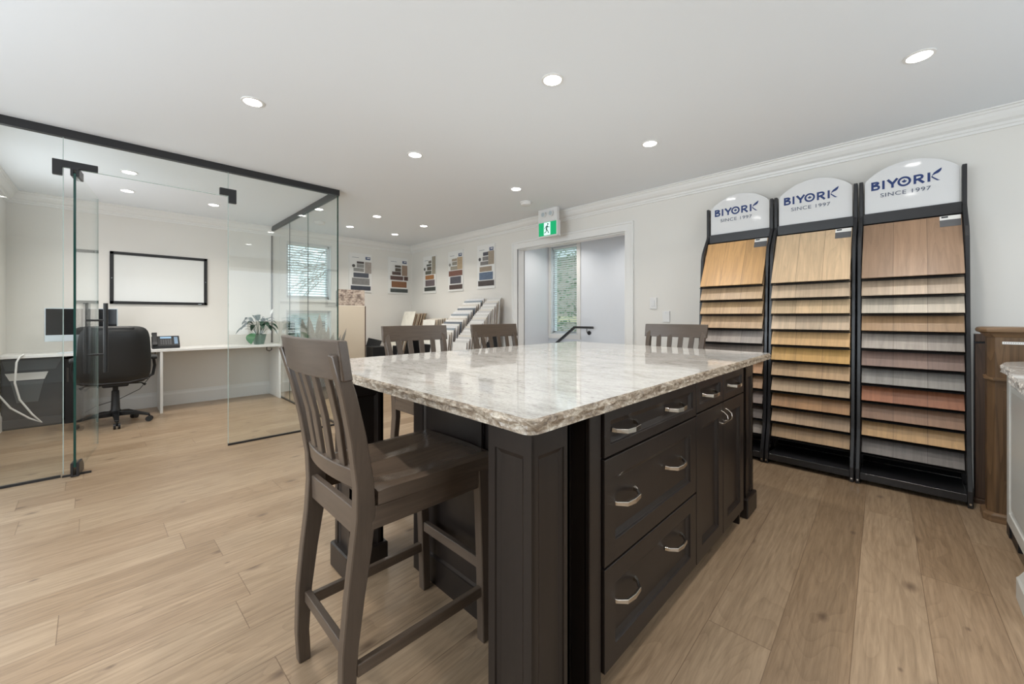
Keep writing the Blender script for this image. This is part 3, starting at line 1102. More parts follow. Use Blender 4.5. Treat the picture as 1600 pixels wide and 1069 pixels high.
fy = FY - .021 + .014
front('drawer', 1.018, 1.742, .730, .872, .034, [(1.155, fy, .802), (1.535, fy, .802)])
front('drawer', 1.018, 1.742, .405, .726, .062, [(1.155, fy, .578), (1.535, fy, .583)])
front('drawer', 1.018, 1.742, .090, .401, .062, [(1.155, fy, .278), (1.535, fy, .278)])
front('drawer', 1.746, 2.092, .737, .872, .034, [(1.92, fy, .802)])
front('drawer', 2.096, 2.438, .737, .872, .034, [(2.27, fy, .802)])
front('door', 1.746, 2.092, .090, .733, .062, [(2.062, FY - .021, .665, False, .06)])
front('door', 2.096, 2.438, .090, .733, .062, [(2.126, FY - .021, .665, False, .06)])


def post(x0, y0, s_=.158, facing=None):
    t = B()
    z1 = .876
    cx_, cy_ = x0 + s_ / 2, y0 + s_ / 2
    t.box(x0 + .012, x0 + s_ - .012, y0 + .012, y0 + s_ - .012, 0, z1)
    for (o, U, N) in (((x0 + .0004, y0, 0), (1, 0, 0), (0, -1, 0)), ((x0 + s_ - .0004, y0 + s_, 0), (-1, 0, 0), (0, 1, 0))):
        oo = Vector(o) - Vector(N) * .012
        t.panel(oo, U, (0, 0, 1), N, s_ - .0008, z1, .012, .026, .014, .010, frv=.075)
    for (o, U, N) in (((x0, y0 + s_, 0), (0, -1, 0), (-1, 0, 0)), ((x0 + s_, y0, 0), (0, 1, 0), (1, 0, 0))):
        oo = Vector(o) - Vector(N) * .012
        t.panel(oo, U, (0, 0, 1), N, s_, z1, .012, .026, .014, .010, frv=.075)
    o = t.out('corner_post', M_island, isl)
    b = B(); e_ = .017
    b.hexa([(x0 - e_, y0 - e_, 0), (x0 + s_ + e_, y0 - e_, 0), (x0 + s_ + e_, y0 + s_ + e_, 0), (x0 - e_, y0 + s_ + e_, 0)],
           [(x0 - e_, y0 - e_, .112), (x0 + s_ + e_, y0 - e_, .112), (x0 + s_ + e_, y0 + s_ + e_, .112), (x0 - e_, y0 + s_ + e_, .112)])
    b.out('plinth_block', M_island, o, bevel=.006)
    return o


post(.722, .650)
post(.722, 1.715)
post(2.545, .645)
post(2.545, 1.715)


# granite tops
def stone_top(poly, z0, z1, name, label, rad=.035, rough=.006, inset=.006, seed=1, em=None):
    random.seed(seed)
    # rounded outline
    P = [Vector(p) for p in poly]
    n = len(P)
    out = []
    for i in range(n):
        a, p, c = P[i - 1], P[i], P[(i + 1) % n]
        d0, d1 = (a - p).normalized(), (c - p).normalized()
        s0, s1 = p + d0 * rad, p + d1 * rad
        for k in range(7):
            tt = k / 6
            out.append((s0.lerp(p, tt)).lerp(p.lerp(s1, tt), tt))
    # resample finely
    pts = []
    m = len(out)
    for i in range(m):
        a, c = out[i], out[(i + 1) % m]
        k = max(1, int((c - a).length / .011))
        for j in range(k): pts.append(a.lerp(c, j / k))
    N = len(pts)
    nor = []
    for i in range(N):
        d = (pts[(i + 1) % N] - pts[i - 1]).normalized()
        nor.append(Vector((d.y, -d.x)))
    # smooth random walk for chips

    def wave(amp, k):
        raw = [random.uniform(-1, 1) for _ in range(N)]
        for _ in range(k):
            raw = [(raw[i - 1] + raw[i] * 2 + raw[(i + 1) % N]) / 4 for i in range(N)]
        mx = max(abs(v) for v in raw) or 1
        return [v / mx * amp for v in raw]
    h = z1 - z0
    rows = []
    spec = [(inset, 0.0, .003, 0), (inset * .3, .16, rough, .2), (0, .38, rough, .2), (.003, .60, rough, .25), (0.002, .82, rough, .2), (.0, 1.0, .0015, 0)]
    for (ins, f_, amp, za) in spec:
        w1, w2, wz = wave(amp, 1), wave(amp, 8), wave(za * h * .6, 1)
        rows.append([(pts[i].x + nor[i].x * (-ins + w1[i] * .6 + w2[i] * .6), pts[i].y + nor[i].y * (-ins + w1[i] * .6 + w2[i] * .6), z1 - f_ * h + wz[i]) for i in range(N)])
    ox, oy = P[0].x, P[0].y
    t = thing(name, label, 'countertop', (ox, oy, z0))
    b = B(); vs = [b.bm.verts.new(p) for p in rows[0]]
    f1 = b.bm.faces.new(vs)
    b.out('polished_top', M_granite, t)
    b = B(); b.loft(rows, cap=False)
    vs = [b.bm.verts.new(p) for p in rows[-1]]; b.bm.faces.new(vs)
    b.out('chiselled_edge', em or M_granite_edge, t)
    return t


stone_top([(.668, .602), (3.04, .618), (3.16, 2.275), (.70, 2.245)], .8765, .913, 'granite_countertop',
          'grey veined granite countertop with a rough chiselled edge on the dark island')


# ------------------------------------------------------------------ bar stools
def make_stool():
    t = thing('bar_stool', 'x', 'bar stool', (0, 0, 0), 'matching bar stools around the granite island')
    # local: +x towards the island, rear leg foot at x=0, width along y
    HW0, HW1, HW2 = .18, .200, .218
    for s_ in (-1, 1):
        b = B()
        prof = [(0.004, 0), (-.002, .10), (.004, .24), (.020, .38), (.037, .50), (.045, .60), (.040, .69), (.018, .82), (-.010, .94), (-.045, 1.055)]
        ths = [.036, .038, .044, .050, .056, .056, .050, .044, .038, .030]
        path = [(x, s_ * (HW0 + (HW2 - HW0) * max(0, (z - .5)) / .6), z) for x, z in prof]
        b.bar(path, .034, ths, side=(0, 1, 0))
        b.out('rear_leg', M_stoolV, t, bevel=.003, smooth=30)
        b = B()
        b.bar([(.485, s_ * .190, 0), (.478, s_ * .192, .3), (.464, s_ * .196, .63)], .036, [.034, .038, .044], side=(0, 1, 0))
        b.out('front_leg', M_stoolV, t, bevel=.003)
        b = B(); b.bar([(.022, s_ * .19, .182), (.47, s_ * .191, .182)], .02, .036, side=(0, 1, 0)); b.out('side_stretcher', M_stoolX, t, bevel=.002)
        b = B(); b.bar([(.06, s_ * .192, .585), (.45, s_ * .192, .585)], .02, .065, side=(0, 1, 0)); b.out('side_apron', M_stoolX, t, bevel=.002)
    b = B(); b.bar([(.012, -.175, .215), (.012, .175, .215)], .02, .036, side=(1, 0, 0)); b.out('rear_stretcher', M_stoolH, t, bevel=.002)
    b = B(); b.bar([(.479, -.176, .27), (.479, .176, .27)], .022, .038, side=(1, 0, 0)); b.out('front_stretcher', M_stoolH, t, bevel=.002)
    b = B(); b.bar([(.036, -.178, .575), (.036, .178, .575)], .02, .075, side=(1, 0, 0)); b.out('rear_apron', M_stoolH, t, bevel=.002)
    b = B(); b.bar([(.464, -.178, .585), (.464, .178, .585)], .02, .065, side=(1, 0, 0)); b.out('front_apron', M_stoolH, t, bevel=.002)
    # saddle seat
    b = B(); nx, ny = 18, 22
    top, bot = [], []

    def seat_pt(i, j):
        u, v = i / nx, j / ny * 2 - 1
        xr = .078 + .012 * (1 - v * v) * -1.0
        x = xr + (.507 + .012 * (1 - v * v) - xr) * u
        w = .205 + .016 * u
        y = v * w
        dish = .017 * math.exp(-((abs(v) - .45) / .33) ** 2) * math.exp(-((u - .36) / .33) ** 2)
        z = .667 - dish - .003 * max(0, (abs(u - .5) - .42) / .08) ** 2 - .006 * max(0, (abs(v) - .88) / .12) ** 2
        return x, y, z
    T = [[b.bm.verts.new(seat_pt(i, j)) for j in range(ny + 1)] for i in range(nx + 1)]
    Q = [[b.bm.verts.new((seat_pt(i, j)[0], seat_pt(i, j)[1], .620)) for j in range(ny + 1)] for i in range(nx + 1)]
    for i in range(nx):
        for j in range(ny):
            b.bm.faces.new((T[i][j], T[i + 1][j], T[i + 1][j + 1], T[i][j + 1]))
            b.bm.faces.new((Q[i][j], Q[i][j + 1], Q[i + 1][j + 1], Q[i + 1][j]))
    for i in range(nx):
        b.bm.faces.new((T[i][0], Q[i][0], Q[i + 1][0], T[i + 1][0]))
        b.bm.faces.new((T[i][ny], T[i + 1][ny], Q[i + 1][ny], Q[i][ny]))
    for j in range(ny):
        b.bm.faces.new((T[0][j], T[0][j + 1], Q[0][j + 1], Q[0][j]))
        b.bm.faces.new((T[nx][j], Q[nx][j], Q[nx][j + 1], T[nx][j + 1]))
    b.out('seat', M_stoolX, t, smooth=40)

    # curved rails
    def curved(zc, hgt, hw, xc, bow, th, name, tilt=0.0, n=14):
        b = B(); rings = []
        for k in range(n + 1):
            v = k / n * 2 - 1
            xo = xc - bow * (1 - v * v)
            rings.append([(xo - th / 2 + tilt * .5, v * hw, zc - hgt / 2), (xo + th / 2 + tilt * .5, v * hw, zc - hgt / 2),
                          (xo + th / 2 - tilt * .5, v * hw, zc + hgt / 2), (xo - th / 2 - tilt * .5, v * hw, zc + hgt / 2)])
        b.loft(rings)
        return b.out(name, M_stoolH, t, bevel=.003, smooth=30)
    curved(1.036, .106, .240, -.028, .026, .026, 'top_rail', .016)
    curved(.700, .055, .186, .034, .020, .022, 'lower_rail', .008)
    for k in range(4):
        v = (k - 1.5) / 1.5
        yb_, yt_ = v * .112, v * .130
        bb = .020 * (1 - (yb_ / .186) ** 2)
        bt_ = .026 * (1 - (yt_ / .258) ** 2)
        b = B(); b.bar([(.034 - bb, yb_, .715), (.012 - bb, yb_ * .5 + yt_ * .5, .86), (-.018 - bt_, yt_, 1.01)], .036, .012, side=(0, 1, 0))
        b.out('back_slat', M_stoolV, t, bevel=.002)
    return t


st1 = make_stool()
st1['label'] = 'nearest grey-brown wooden bar stool, seat pushed under the left end of the island'
st1.location = (.446, 1.256, 0)
for loc, rz, lb in (((1.492, 2.40, 0), -90, 'grey-brown bar stool behind the island, the left one on the far side'),
                    ((2.262, 2.42, 0), -90, 'grey-brown bar stool behind the island, in front of the stacked tile samples'),
                    ((3.235, 1.345, 0), 180, 'grey-brown bar stool at the right end of the island before the switch plates')):
    s2 = copy_tree(st1)
    s2.location = loc
    s2.rotation_euler = (0, 0, radians(rz))
    s2.scale = (1, 1.06, 1)
    s2['label'] = lb

# ------------------------------------------------------------------ flooring display racks
COL = {1: [(205, 160, 105), (188, 158, 124), (196, 162, 120), (190, 158, 122), (166, 156, 148), (140, 128, 118), (186, 140, 100), (180, 142, 106), (140, 124, 116), (96, 86, 82), (150, 142, 134)],
       2: [(208, 180, 145), (200, 176, 148), (206, 178, 140), (196, 174, 148), (205, 166, 116), (204, 160, 92), (188, 156, 118), (190, 164, 132), (180, 136, 92), (182, 154, 124), (178, 148, 112)],
       3: [(152, 122, 96), (184, 162, 138), (190, 178, 160), (160, 128, 94), (166, 156, 146), (142, 116, 104), (152, 148, 142), (164, 104, 70), (150, 116, 92), (204, 164, 112), (128, 122, 118)]}
NAMES = {1: ['golden oak', 'pale tan oak', 'honey oak', 'sandy oak', 'pale grey oak', 'grey-brown oak', 'orange-brown oak', 'tawny oak', 'taupe oak', 'dark charcoal-brown oak', 'light grey oak'],
         2: ['cream oak', 'whitewashed oak', 'light honey oak', 'bleached oak', 'warm golden oak', 'bright yellow oak', 'muted tan oak', 'pale natural oak', 'caramel oak', 'pinkish beige oak', 'sand-brown oak'],
         3: ['mid-brown oak', 'light beige oak', 'off-white grained oak', 'rustic brown oak', 'silver-grey oak', 'mauve-brown oak', 'cool grey oak', 'reddish cherry', 'dusty brown oak', 'blond yellow oak', 'dark slate-grey oak']}
ORD = ['top', 'second', 'third', 'fourth', 'fifth', 'sixth', 'seventh', 'eighth', 'ninth', 'tenth', 'bottom']
RK = {1: 'left', 2: 'middle', 3: 'right'}
BX, TILT = 3.69, math.atan2(.21, .405)


def rack(k, yc):
    t = thing('flooring_display_rack', 'black metal flooring display rack with a white arched sign, the %s one of three' % RK[k], 'display rack', (3.8, yc, 0),
              'black flooring display racks')
    hw = .255
    for s_ in (-1, 1):
        y = yc + s_ * (hw)
        b = B()
        b.bar([(3.958, y, 2.155), (3.958, y, 1.90), (3.945, y, 1.87), (3.825, y, 1.715), (3.805, y, 1.66), (3.715, y, .36), (3.705, y, .29), (3.648, y, .14), (3.632, y, .10), (3.63, y, .012)],
              .022, [.055, .055, .05, .05, .05, .05, .05, .05, .05, .05], side=(0, 1, 0))
        b.out('front_upright', M_rack, t, bevel=.003)
        b = B(); b.bar([(3.97, y, .012), (3.97, y, 1.90)], .022, .03, side=(0, 1, 0)); b.out('rear_upright', M_rack, t, bevel=.002)
        b = B(); b.bar([(3.61, y, .022), (3.985, y, .022)], .022, .04, side=(0, 1, 0)); ft = b.out('foot', M_rack, t, bevel=.002)
        B().cyl((3.603, y, .028), (3.611, y, .028), .006, n=12).out('foot_screw', M_steel, ft)
    b = B(); b.box(3.62, 3.64, yc - hw + .011, yc + hw - .011, .03, .078)
    b.box(3.64, 3.97, yc - hw + .011, yc + hw - .011, .062, .075); b.out('base_tray', M_rack, t, bevel=.002)
    B().box(3.935, 3.975, yc - hw + .011, yc + hw - .011, 1.835, 1.912).out('header_rail', M_rack, t, bevel=.002)
    b = B(); b.box(3.978, 3.982, yc - hw + .011, yc + hw - .011, .075, 1.84); b.out('back_sheet', M_matte, t)
    # sign
    pts = [(yc - .236, 1.912), (yc + .236, 1.912)]
    for i in range(17):
        a = i / 16
        yy = yc + .236 - .472 * a
        pts.append((yy, 2.150 + .108 * (1 - (2 * a - 1) ** 2) ** .85))
    b = B(); b.prism(pts, 'x', 3.952, 3.962)
    sg = b.out('sign_panel', M_whitegloss, t, bevel=.001)
    # lettering
    U, V = (0, -1, 0), (0, 0, 1)
    xs, z0 = 3.9505, 2.080
    x0 = yc + .200      # left end of the word
    bl = B(); sw_ = .0132

    def stroke(path, w=sw_, closed=False, d=0.0):
        P = [Vector(p) for p in path]; n_ = len(P); L_, R_ = [], []
        for i, p in enumerate(P):
            a0 = P[i - 1] if (i or closed) else None
            a1 = P[(i + 1) % n_] if (i < n_ - 1 or closed) else None
            d0 = (p - a0).normalized() if a0 is not None else (a1 - p).normalized()
            d1 = (a1 - p).normalized() if a1 is not None else d0
            nn = Vector((-d0.y, d0.x)) + Vector((-d1.y, d1.x)); nn.normalize()
            nn /= max(.5, nn.dot(Vector((-d0.y, d0.x))))
            L_.append(p + nn * w / 2); R_.append(p - nn * w / 2)
        for i in range(n_ if closed else n_ - 1):
            j = (i + 1) % n_
            bl.face([(xs - d, x0 - q.x, z0 + q.y) for q in (L_[i], L_[j], R_[j], R_[i])])

    def arc(cx2, cy2, rx, ry, a0, a1, n_=10):
        return [(cx2 + rx * cos(radians(a0 + (a1 - a0) * i / n_)), cy2 + ry * sin(radians(a0 + (a1 - a0) * i / n_))) for i in range(n_ + 1)]
    hh = .063; h2 = sw_ / 2
    stroke([(h2, 0), (h2, hh)])
    stroke([(.010, hh - h2)] + arc(.026, hh * .73 + .003, .0115, hh * .27 - .003 - h2, 90, -90) + [(.010, hh * .5)], d=.0002)
    stroke([(.010, hh * .5)] + arc(.029, hh * .25 + h2 * .5, .0125, hh * .25 - h2 * .5, 90, -90) + [(.010, h2)], d=.0003)
    stroke([(.066, 0), (.066, hh)])
    stroke([(.088, hh), (.1135, .028), (.139, hh)], .0145)
    stroke([(.1135, .030), (.1135, 0)], d=.0002)
    oc = (x0 - .1735, z0 + .032)
    stroke(arc(.1735, .032, .0285, .0285, 0, 348, 29), .0125, closed=True)
    leaf = [(0, 19), (3, 12), (6, 13), (5, 5), (10, 9), (11, 6), (17, 6), (14, 1), (16, -2), (8, -7), (9, -10), (1, -9), (1, -16), (-1, -16), (-1, -9), (-9, -10), (-8, -7), (-16, -2), (-14, 1), (-17, 6), (-11, 6), (-10, 9), (-5, 5), (-6, 13), (-3, 12)]
    bl.face([(xs, oc[0] - a * .0008, oc[1] + c * .0008) for a, c in leaf])
    stroke([(.2265, 0), (.2265, hh)])
    stroke([(.226, hh - h2)] + arc(.249, hh * .68 + .002, .0135, hh * .30 - h2, 90, -90) + [(.226, hh * .40)], d=.0002)
    stroke([(.246, .026), (.270, 0)], .0145, d=.0003)
    stroke([(.294, 0), (.294, hh)])
    kx = x0 - .304

    def K(pts): bl.face([(xs, kx - a * .001, z0 + c * .001) for a, c in pts])
    K([(0, 30), (5, 36), (12, 27), (34, 6), (44, 0), (30, 0), (18, 10)])
    K([(3, 33), (7, 46), (14, 58), (26, 68), (50, 84), (49, 72), (44, 60), (34, 51), (22, 47), (10, 41)])
    me = bpy.data.meshes.new('k'); bmesh.ops.recalc_face_normals(bl.bm, faces=bl.bm.faces)
    for v in bl.bm.verts: v.co -= Vector(ORG[t.name])
    bl.bm.to_mesh(me); bl.bm.free()
    merged([me], 'blue_lettering', M_navy, sg)
    merged([text_mesh('SINCE 1997', .040, M_greytext, 'l', (xs, yc + .024, 2.024), U, V, t, bold=0, sx=1.18, align='CENTER', spacing=1.1)], 'small_lettering', M_greytext, sg)
    # sloping ledges and the boards standing on them
    cs, sn = cos(TILT), sin(TILT)
    for i in range(11):
        zb = 1.417 - .1215 * i
        b = B()
        b.prism([(BX - .004, zb - .017), (BX + .03, zb - .017), (BX + .03, zb - .0105), (BX - .004, zb - .0105)], 'y', yc - .243, yc + .243)
        b.out('board_ledge', M_matte, t)
        bd = thing('flooring_sample_board', '%s flooring sample board, %s in the %s black display rack' % (NAMES[k][i], ORD[i] if i in (0, 10) else ORD[i] + ' from the top', RK[k]),
                   'flooring sample', (BX, yc, zb - .005), 'flooring sample boards in the black racks')
        # local coordinates: x across, y up the slope, z out of the face
        Lb = .452
        hwb = .239
        w_ = B().box(-hwb, hwb, 0.0, Lb, -.004, .004).out('veneer_face', M_sample, bd, org=(0, 0, 0), col=srgb(*COL[k][i]), bevel=.001)
        B().box(-hwb, hwb, -.003, Lb, -.014, -.0041).out('dark_backing', M_matte, bd, org=(0, 0, 0))
        if i == 0:
            lb_ = B().box(hwb - .098, hwb - .004, Lb - .088, Lb - .002, .0041, .0052).out('grey_label', M_greylabel, bd, org=(0, 0, 0))
            B().box(hwb - .098, hwb - .004, Lb - .034, Lb - .002, .0052, .0058).out('white_strip', M_paper, lb_, org=(0, 0, 0))
            B().box(hwb - .090, hwb - .060, Lb - .018, Lb - .006, .0058, .0062).out('black_mark', M_darklabel, lb_, org=(0, 0, 0))
        # x axis -> -Y, y axis -> up/back, z axis -> towards the room
        R = Matrix(((0, sn, -cs), (-1, 0, 0), (0, cs, sn))).to_4x4()
        bd.matrix_world = Matrix.Translation((BX, yc, zb - .0045 + .012 * sn)) @ R
    return t


rack(1, 1.055)
rack(2, .515)
rack(3, -.026)

# ------------------------------------------------------------------ wall sample boards
G1, G2, G3 = (128, 124, 120), (150, 148, 144), (170, 160, 152)
SW = {
 1: dict(title=1, circ=(.19, .33, (92, 88, 86)), sw=[(.33, .64, .21, .265, (84, 76, 74)), (.33, .64, .28, .365, G2), (.19, .64, .385, .47, G2), (.69, .97, .21, .50, G3),
        (.19, .85, .505, .62, (84, 88, 98)), (.12, .89, .64, .81, (134, 132, 130)), (.07, .94, .84, .95, (66, 70, 80))]),
 2: dict(title=1, circ=None, sw=[(.33, .63, .21, .27, (80, 74, 66)), (.34, .63, .29, .38, (98, 88, 78)), (.19, .63, .39, .48, (96, 80, 76)), (.68, .96, .20, .49, (160, 136, 118)),
        (.10, .74, .51, .62, (100, 78, 74)), (.79, .99, .51, .62, (92, 66, 60)), (.16, .92, .655, .82, (140, 96, 66)), (.10, .98, .86, .96, (72, 78, 76))]),
 3: dict(title=1, circ=(.13, .34, (110, 108, 102)), sw=[(.45, .66, .13, .20, (126, 122, 112)), (.30, .66, .22, .27, (90, 92, 84)), (.34, .66, .29, .38, (104, 98, 88)), (.20, .66, .40, .49, (104, 104, 92)), (.72, .98, .03, .50, (158, 150, 132)),
        (.20, .86, .52, .63, (168, 116, 68)), (.20, .92, .65, .81, (112, 100, 102)), (.12, .98, .84, .94, (66, 70, 66))]),
 4: dict(title=1, circ=(.13, .33, (150, 148, 142)), sw=[(.28, .60, .19, .25, (170, 156, 138)), (.30, .60, .27, .35, (150, 144, 132)), (.18, .62, .38, .47, (164, 156, 140)), (.64, .97, .17, .47, (188, 164, 132)),
        (.06, .97, .49, .62, (130, 90, 78)), (.16, .88, .64, .81, (86, 84, 92)), (.10, .97, .84, .95, (84, 68, 64))]),
 5: dict(title=1, circ=(.16, .32, (86, 84, 84)), sw=[(.36, .64, .17, .25, (84, 82, 90)), (.33, .64, .27, .36, (134, 130, 128)), (.20, .64, .38, .46, (130, 126, 124)), (.66, .97, .16, .46, (164, 150, 132)),
        (.16, .84, .50, .61, (158, 142, 124)), (.14, .90, .63, .80, (98, 114, 138)), (.07, .97, .82, .94, (78, 70, 68))]),
}
WL = {1: 'white wall board of grey wood swatches, nearest the glass wall',
      2: 'white wall board of brown swatches left of the room corner',
      3: 'white wall board with an orange-brown swatch just right of the room corner',
      4: 'white wall board with red-brown and charcoal swatches, middle of the right wall trio',
      5: 'white wall board with a blue swatch beside the stair opening'}


def wallboard(k, U, N, o):
    """o = top-left corner on the wall; U to the viewer's right; N out of the wall"""
    W_, H_ = .408, .678
    U, N, o = Vector(U), Vector(N), Vector(o)
    Z = Vector((0, 0, 1))
    c = o + U * W_ / 2 - Z * H_
    t = thing('swatch_board', WL[k], 'sample board', tuple(c), 'white swatch boards on the walls')

    def slab(u0, u1, v0, v1, d0, d1, name, m, parent=t, col=None):
        b = B()
        q = [o + U * u * W_ - Z * v * H_ for u, v in ((u0, v1), (u1, v1), (u1, v0), (u0, v0))]
        b.hexa([p + N * d0 for p in q], [p + N * d1 for p in q])
        return b.out(name, m, parent, col=col)
    bp_ = slab(0, 1, 0, 1, .001, .016, 'backing', M_white)
    slab(.71, .93, .075, .15, .016, .018, 'logo_tile', mat('logo_blue_grey', srgb(86, 98, 128), .5), t)
    slab(.78, .90, .095, .115, .018, .0185, 'logo_mark', M_paper, t)
    b = B()
    for i, (u0, u1) in enumerate(((.13, .20), (.21, .29), (.30, .42))):
        q = [o + U * u * W_ - Z * v * H_ for u, v in ((u0, .118), (u1, .118), (u1, .110), (u0, .110))]
        b.hexa([p + N * .016 for p in q], [p + N * .0168 for p in q])
    b.out('faint_title', M_greytext, t)
    for (u0, u1, v0, v1, cc) in SW[k]['sw']:
        slab(u0, u1, v0, v1, .0165, .022, 'wood_swatch', M_swatch, t, srgb(*cc))
    if SW[k]['circ']:
        u_, v_, cc = SW[k]['circ']
        p = o + U * u_ * W_ - Z * v_ * H_
        B().cyl(p + N * .0165, p + N * .021, .027, n=20).out('round_swatch', M_swatch, t, col=srgb(*cc))


M_swatch = wood('wood_swatch', (1, 1, 1, 1), 0.8, (20, 20, 60), 0.45, bump=0.05, objcol=True)
wallboard(1, (1, 0, 0), (0, -1, 0), (2.845, YB, 2.262))
wallboard(2, (1, 0, 0), (0, -1, 0), (3.572, YB, 2.262))
wallboard(3, (0, -1, 0), (-1, 0, 0), (XR, 6.358, 2.260))
wallboard(4, (0, -1, 0), (-1, 0, 0), (XR, 5.578, 2.262))
wallboard(5, (0, -1, 0), (-1, 0, 0), (XR, 4.805, 2.268))

# ------------------------------------------------------------------ tile sample rows
M_tile = mat('tile_face', (1, 1, 1, 1), .35)
g = NT(M_tile)
oi = g.n('ShaderNodeObjectInfo'); tc = g.n('ShaderNodeTexCoord')
nz = g.n('ShaderNodeTexNoise'); nz.inputs['Scale'].default_value = 9; nz.inputs['Detail'].default_value = 5
g.l(tc.outputs['Object'], nz.inputs['Vector'])
g.l(g.mix('MULTIPLY', 1.0, oi.outputs['Color'], g.ramp(nz.outputs['Fac'], [(.35, (.88, .87, .86, 1)), (.6, (1.02, 1.02, 1.02, 1))])), g.b.inputs['Base Color'])
M_core = mat('sample_core', (1, 1, 1, 1), .6)
g = NT(M_core); oi = g.n('ShaderNodeObjectInfo'); g.l(oi.outputs['Color'], g.b.inputs['Base Color'])


def sample_row(name_lb, y0, y1, xf, zf, xb, zb, n, cols, cores, hb, lean, group, labels, lift=0.0):
    """boards standing one behind another, front at xf/zf rising to xb/zb, held by a stepped black rack"""
    t = thing('sample_rack', name_lb, 'sample rack', ((xf + xb) / 2, (y0 + y1) / 2, 0))
    steps = []
    random.seed(int(y0 * 100))
    pitch = (xb - xf) / (n - 1)
    for i in range(n):
        a = i / (n - 1)
        x = xf + (xb - xf) * a
        z = zf + (zb - zf) * a
        h = hb + random.uniform(-.008, .008)
        if i == 0: z += lift; h += lift
        th = min(.014, pitch * .55)
        lb, cat = labels(i)
        jy = random.uniform(-.012, .012)
        dx = h * math.tan(lean)
        o = thing('tile_sample', lb, 'sample panel', (x, (y0 + y1) / 2 + jy, z - h), group)
        ya, yb_ = y0 + jy, y1 + jy

        def sl(d0, d1, nm, m, c):
            b = B(); b.hexa([(x + d0, ya, z - h), (x + d1, ya, z - h), (x + d1, yb_, z - h), (x + d0, yb_, z - h)],
                            [(x + d0 + dx, ya, z), (x + d1 + dx, ya, z), (x + d1 + dx, yb_, z), (x + d0 + dx, yb_, z)])
            return b.out(nm, m, o, col=c)
        sl(0, th * .5, 'tile_face', M_tile, srgb(*cols[i % len(cols)]))
        sl(th * .5 + .0002, th, 'core', M_core, srgb(*cores[i % len(cores)]))
        steps.append((x, z - h))
    b = B()
    zlow = min(s[1] for s in steps) - .03
    for i, (x, z) in enumerate(steps):
        b.box(x - .003, x + pitch - .003 if i < n - 1 else x + .02, y0 + .01, y1 - .01, 0.0, z - .001)
    b.out('stepped_base', M_blackplastic, t)


WHT = [(226, 224, 220), (214, 212, 208), (232, 230, 228), (206, 204, 202), (222, 216, 206)]
BRN = [(124, 102, 84), (158, 134, 110), (92, 74, 62), (176, 158, 138), (78, 64, 56), (140, 118, 98), (186, 172, 156)]


def ordinal(n):
    return '%d%s' % (n, 'th' if 10 < n % 100 < 14 else {1: 'st', 2: 'nd', 3: 'rd'}.get(n % 10, 'th'))


def lab(prefix, uniq):
    def f(i):
        return uniq.get(i, prefix % ordinal(i + 1)), 0
    return f


sample_row('stepped black rack carrying the right-hand row of tile samples', 4.17, 4.47, 3.30, .80, 3.935, 1.428, 27, WHT, BRN, .42, radians(5),
           'samples in the right-hand stepped row',
           lab('pale sample panel, %s from the front of the right-hand stepped row',
               {0: 'pale marble-look sample panel at the low front of the right-hand row', 26: 'grey-faced sample panel at the top back of the right-hand row'}))
sample_row('stepped black rack carrying the left-hand row of tile samples', 4.55, 4.98, 3.28, .90, 3.93, 1.43, 19, [(228, 226, 222), (216, 210, 200), (232, 230, 226), (150, 160, 168), (222, 222, 224), (226, 224, 220), (112, 120, 130)], BRN, .42, radians(6),
           'samples in the left-hand stepped row',
           lab('sample panel, %s from the front of the left-hand stepped row',
               {0: 'white sample panel at the low front of the left-hand stepped row', 18: 'beige-edged sample panel at the top back of the left-hand row'}))
sample_row('low black rack carrying the samples below the corner wall boards', 6.10, 6.48, 3.60, 1.195, 3.85, 1.215, 13, [(228, 224, 212), (170, 150, 128), (110, 90, 74), (196, 176, 150)], [(120, 90, 66), (190, 160, 128), (84, 62, 50), (160, 126, 92), (214, 196, 160), (60, 44, 38)], .40, radians(17),
           'samples in the corner row',
           lab('wood sample panel, %s from the front of the leaning corner row',
               {0: 'tall white sample panel at the front of the corner row'}), lift=.05)
sample_row('low black rack in front of the corner samples, behind the far left stool', 6.00, 6.36, 3.25, .80, 3.42, .83, 6, [(226, 220, 206), (190, 170, 146)], [(120, 90, 66), (190, 160, 128), (84, 62, 50)], .40, radians(14),
           'samples in the low front row',
           lab('wood sample panel, %s in the low row behind the far left stool',
               {0: 'cream sample panel at the front of the low row behind the far left stool'}))
sample_row('low black rack between the corner samples and the stepped rows', 5.50, 5.86, 3.68, 1.10, 3.92, 1.13, 9, [(232, 230, 222), (214, 202, 184)], [(150, 120, 90), (196, 170, 140), (110, 84, 64)], .40, radians(8),
           'samples in the short white-fronted row',
           lab('sample panel, %s from the front of the short row right of the corner samples',
               {0: 'white sample panel at the front of the short row right of the corner samples'}))

# beige display panel with a printed top
t = thing('display_panel', 'tall beige display panel with a printed stone photo on top, standing by the back window', 'display panel', (2.68, 6.3, 0))
B().box(2.47, 2.895, 6.27, 6.35, 0, 1.325).out('beige_face', M_beige, t, bevel=.003)
B().box(2.897, 2.907, 6.262, 6.36, 0, 1.325).out('dark_edge', mat('bronze_edge', srgb(92, 74, 60), .4), t)
M_print = mat('stone_print', srgb(190, 170, 150), .5)
g = NT(M_print); tc = g.n('ShaderNodeTexCoord')
bt = g.n('ShaderNodeTexBrick'); mp = g.n('ShaderNodeMapping'); mp.inputs['Rotation'].default_value = (radians(90), 0, 0)
g.l(tc.outputs['Object'], mp.inputs[0]); g.l(mp.outputs[0], bt.inputs['Vector'])
bt.inputs['Scale'].default_value = 9; bt.inputs['Color1'].default_value = srgb(178, 162, 148); bt.inputs['Color2'].default_value = srgb(124, 104, 96)
bt.inputs['Mortar'].default_value = srgb(202, 192, 180); bt.inputs['Bias'].default_value = -.2
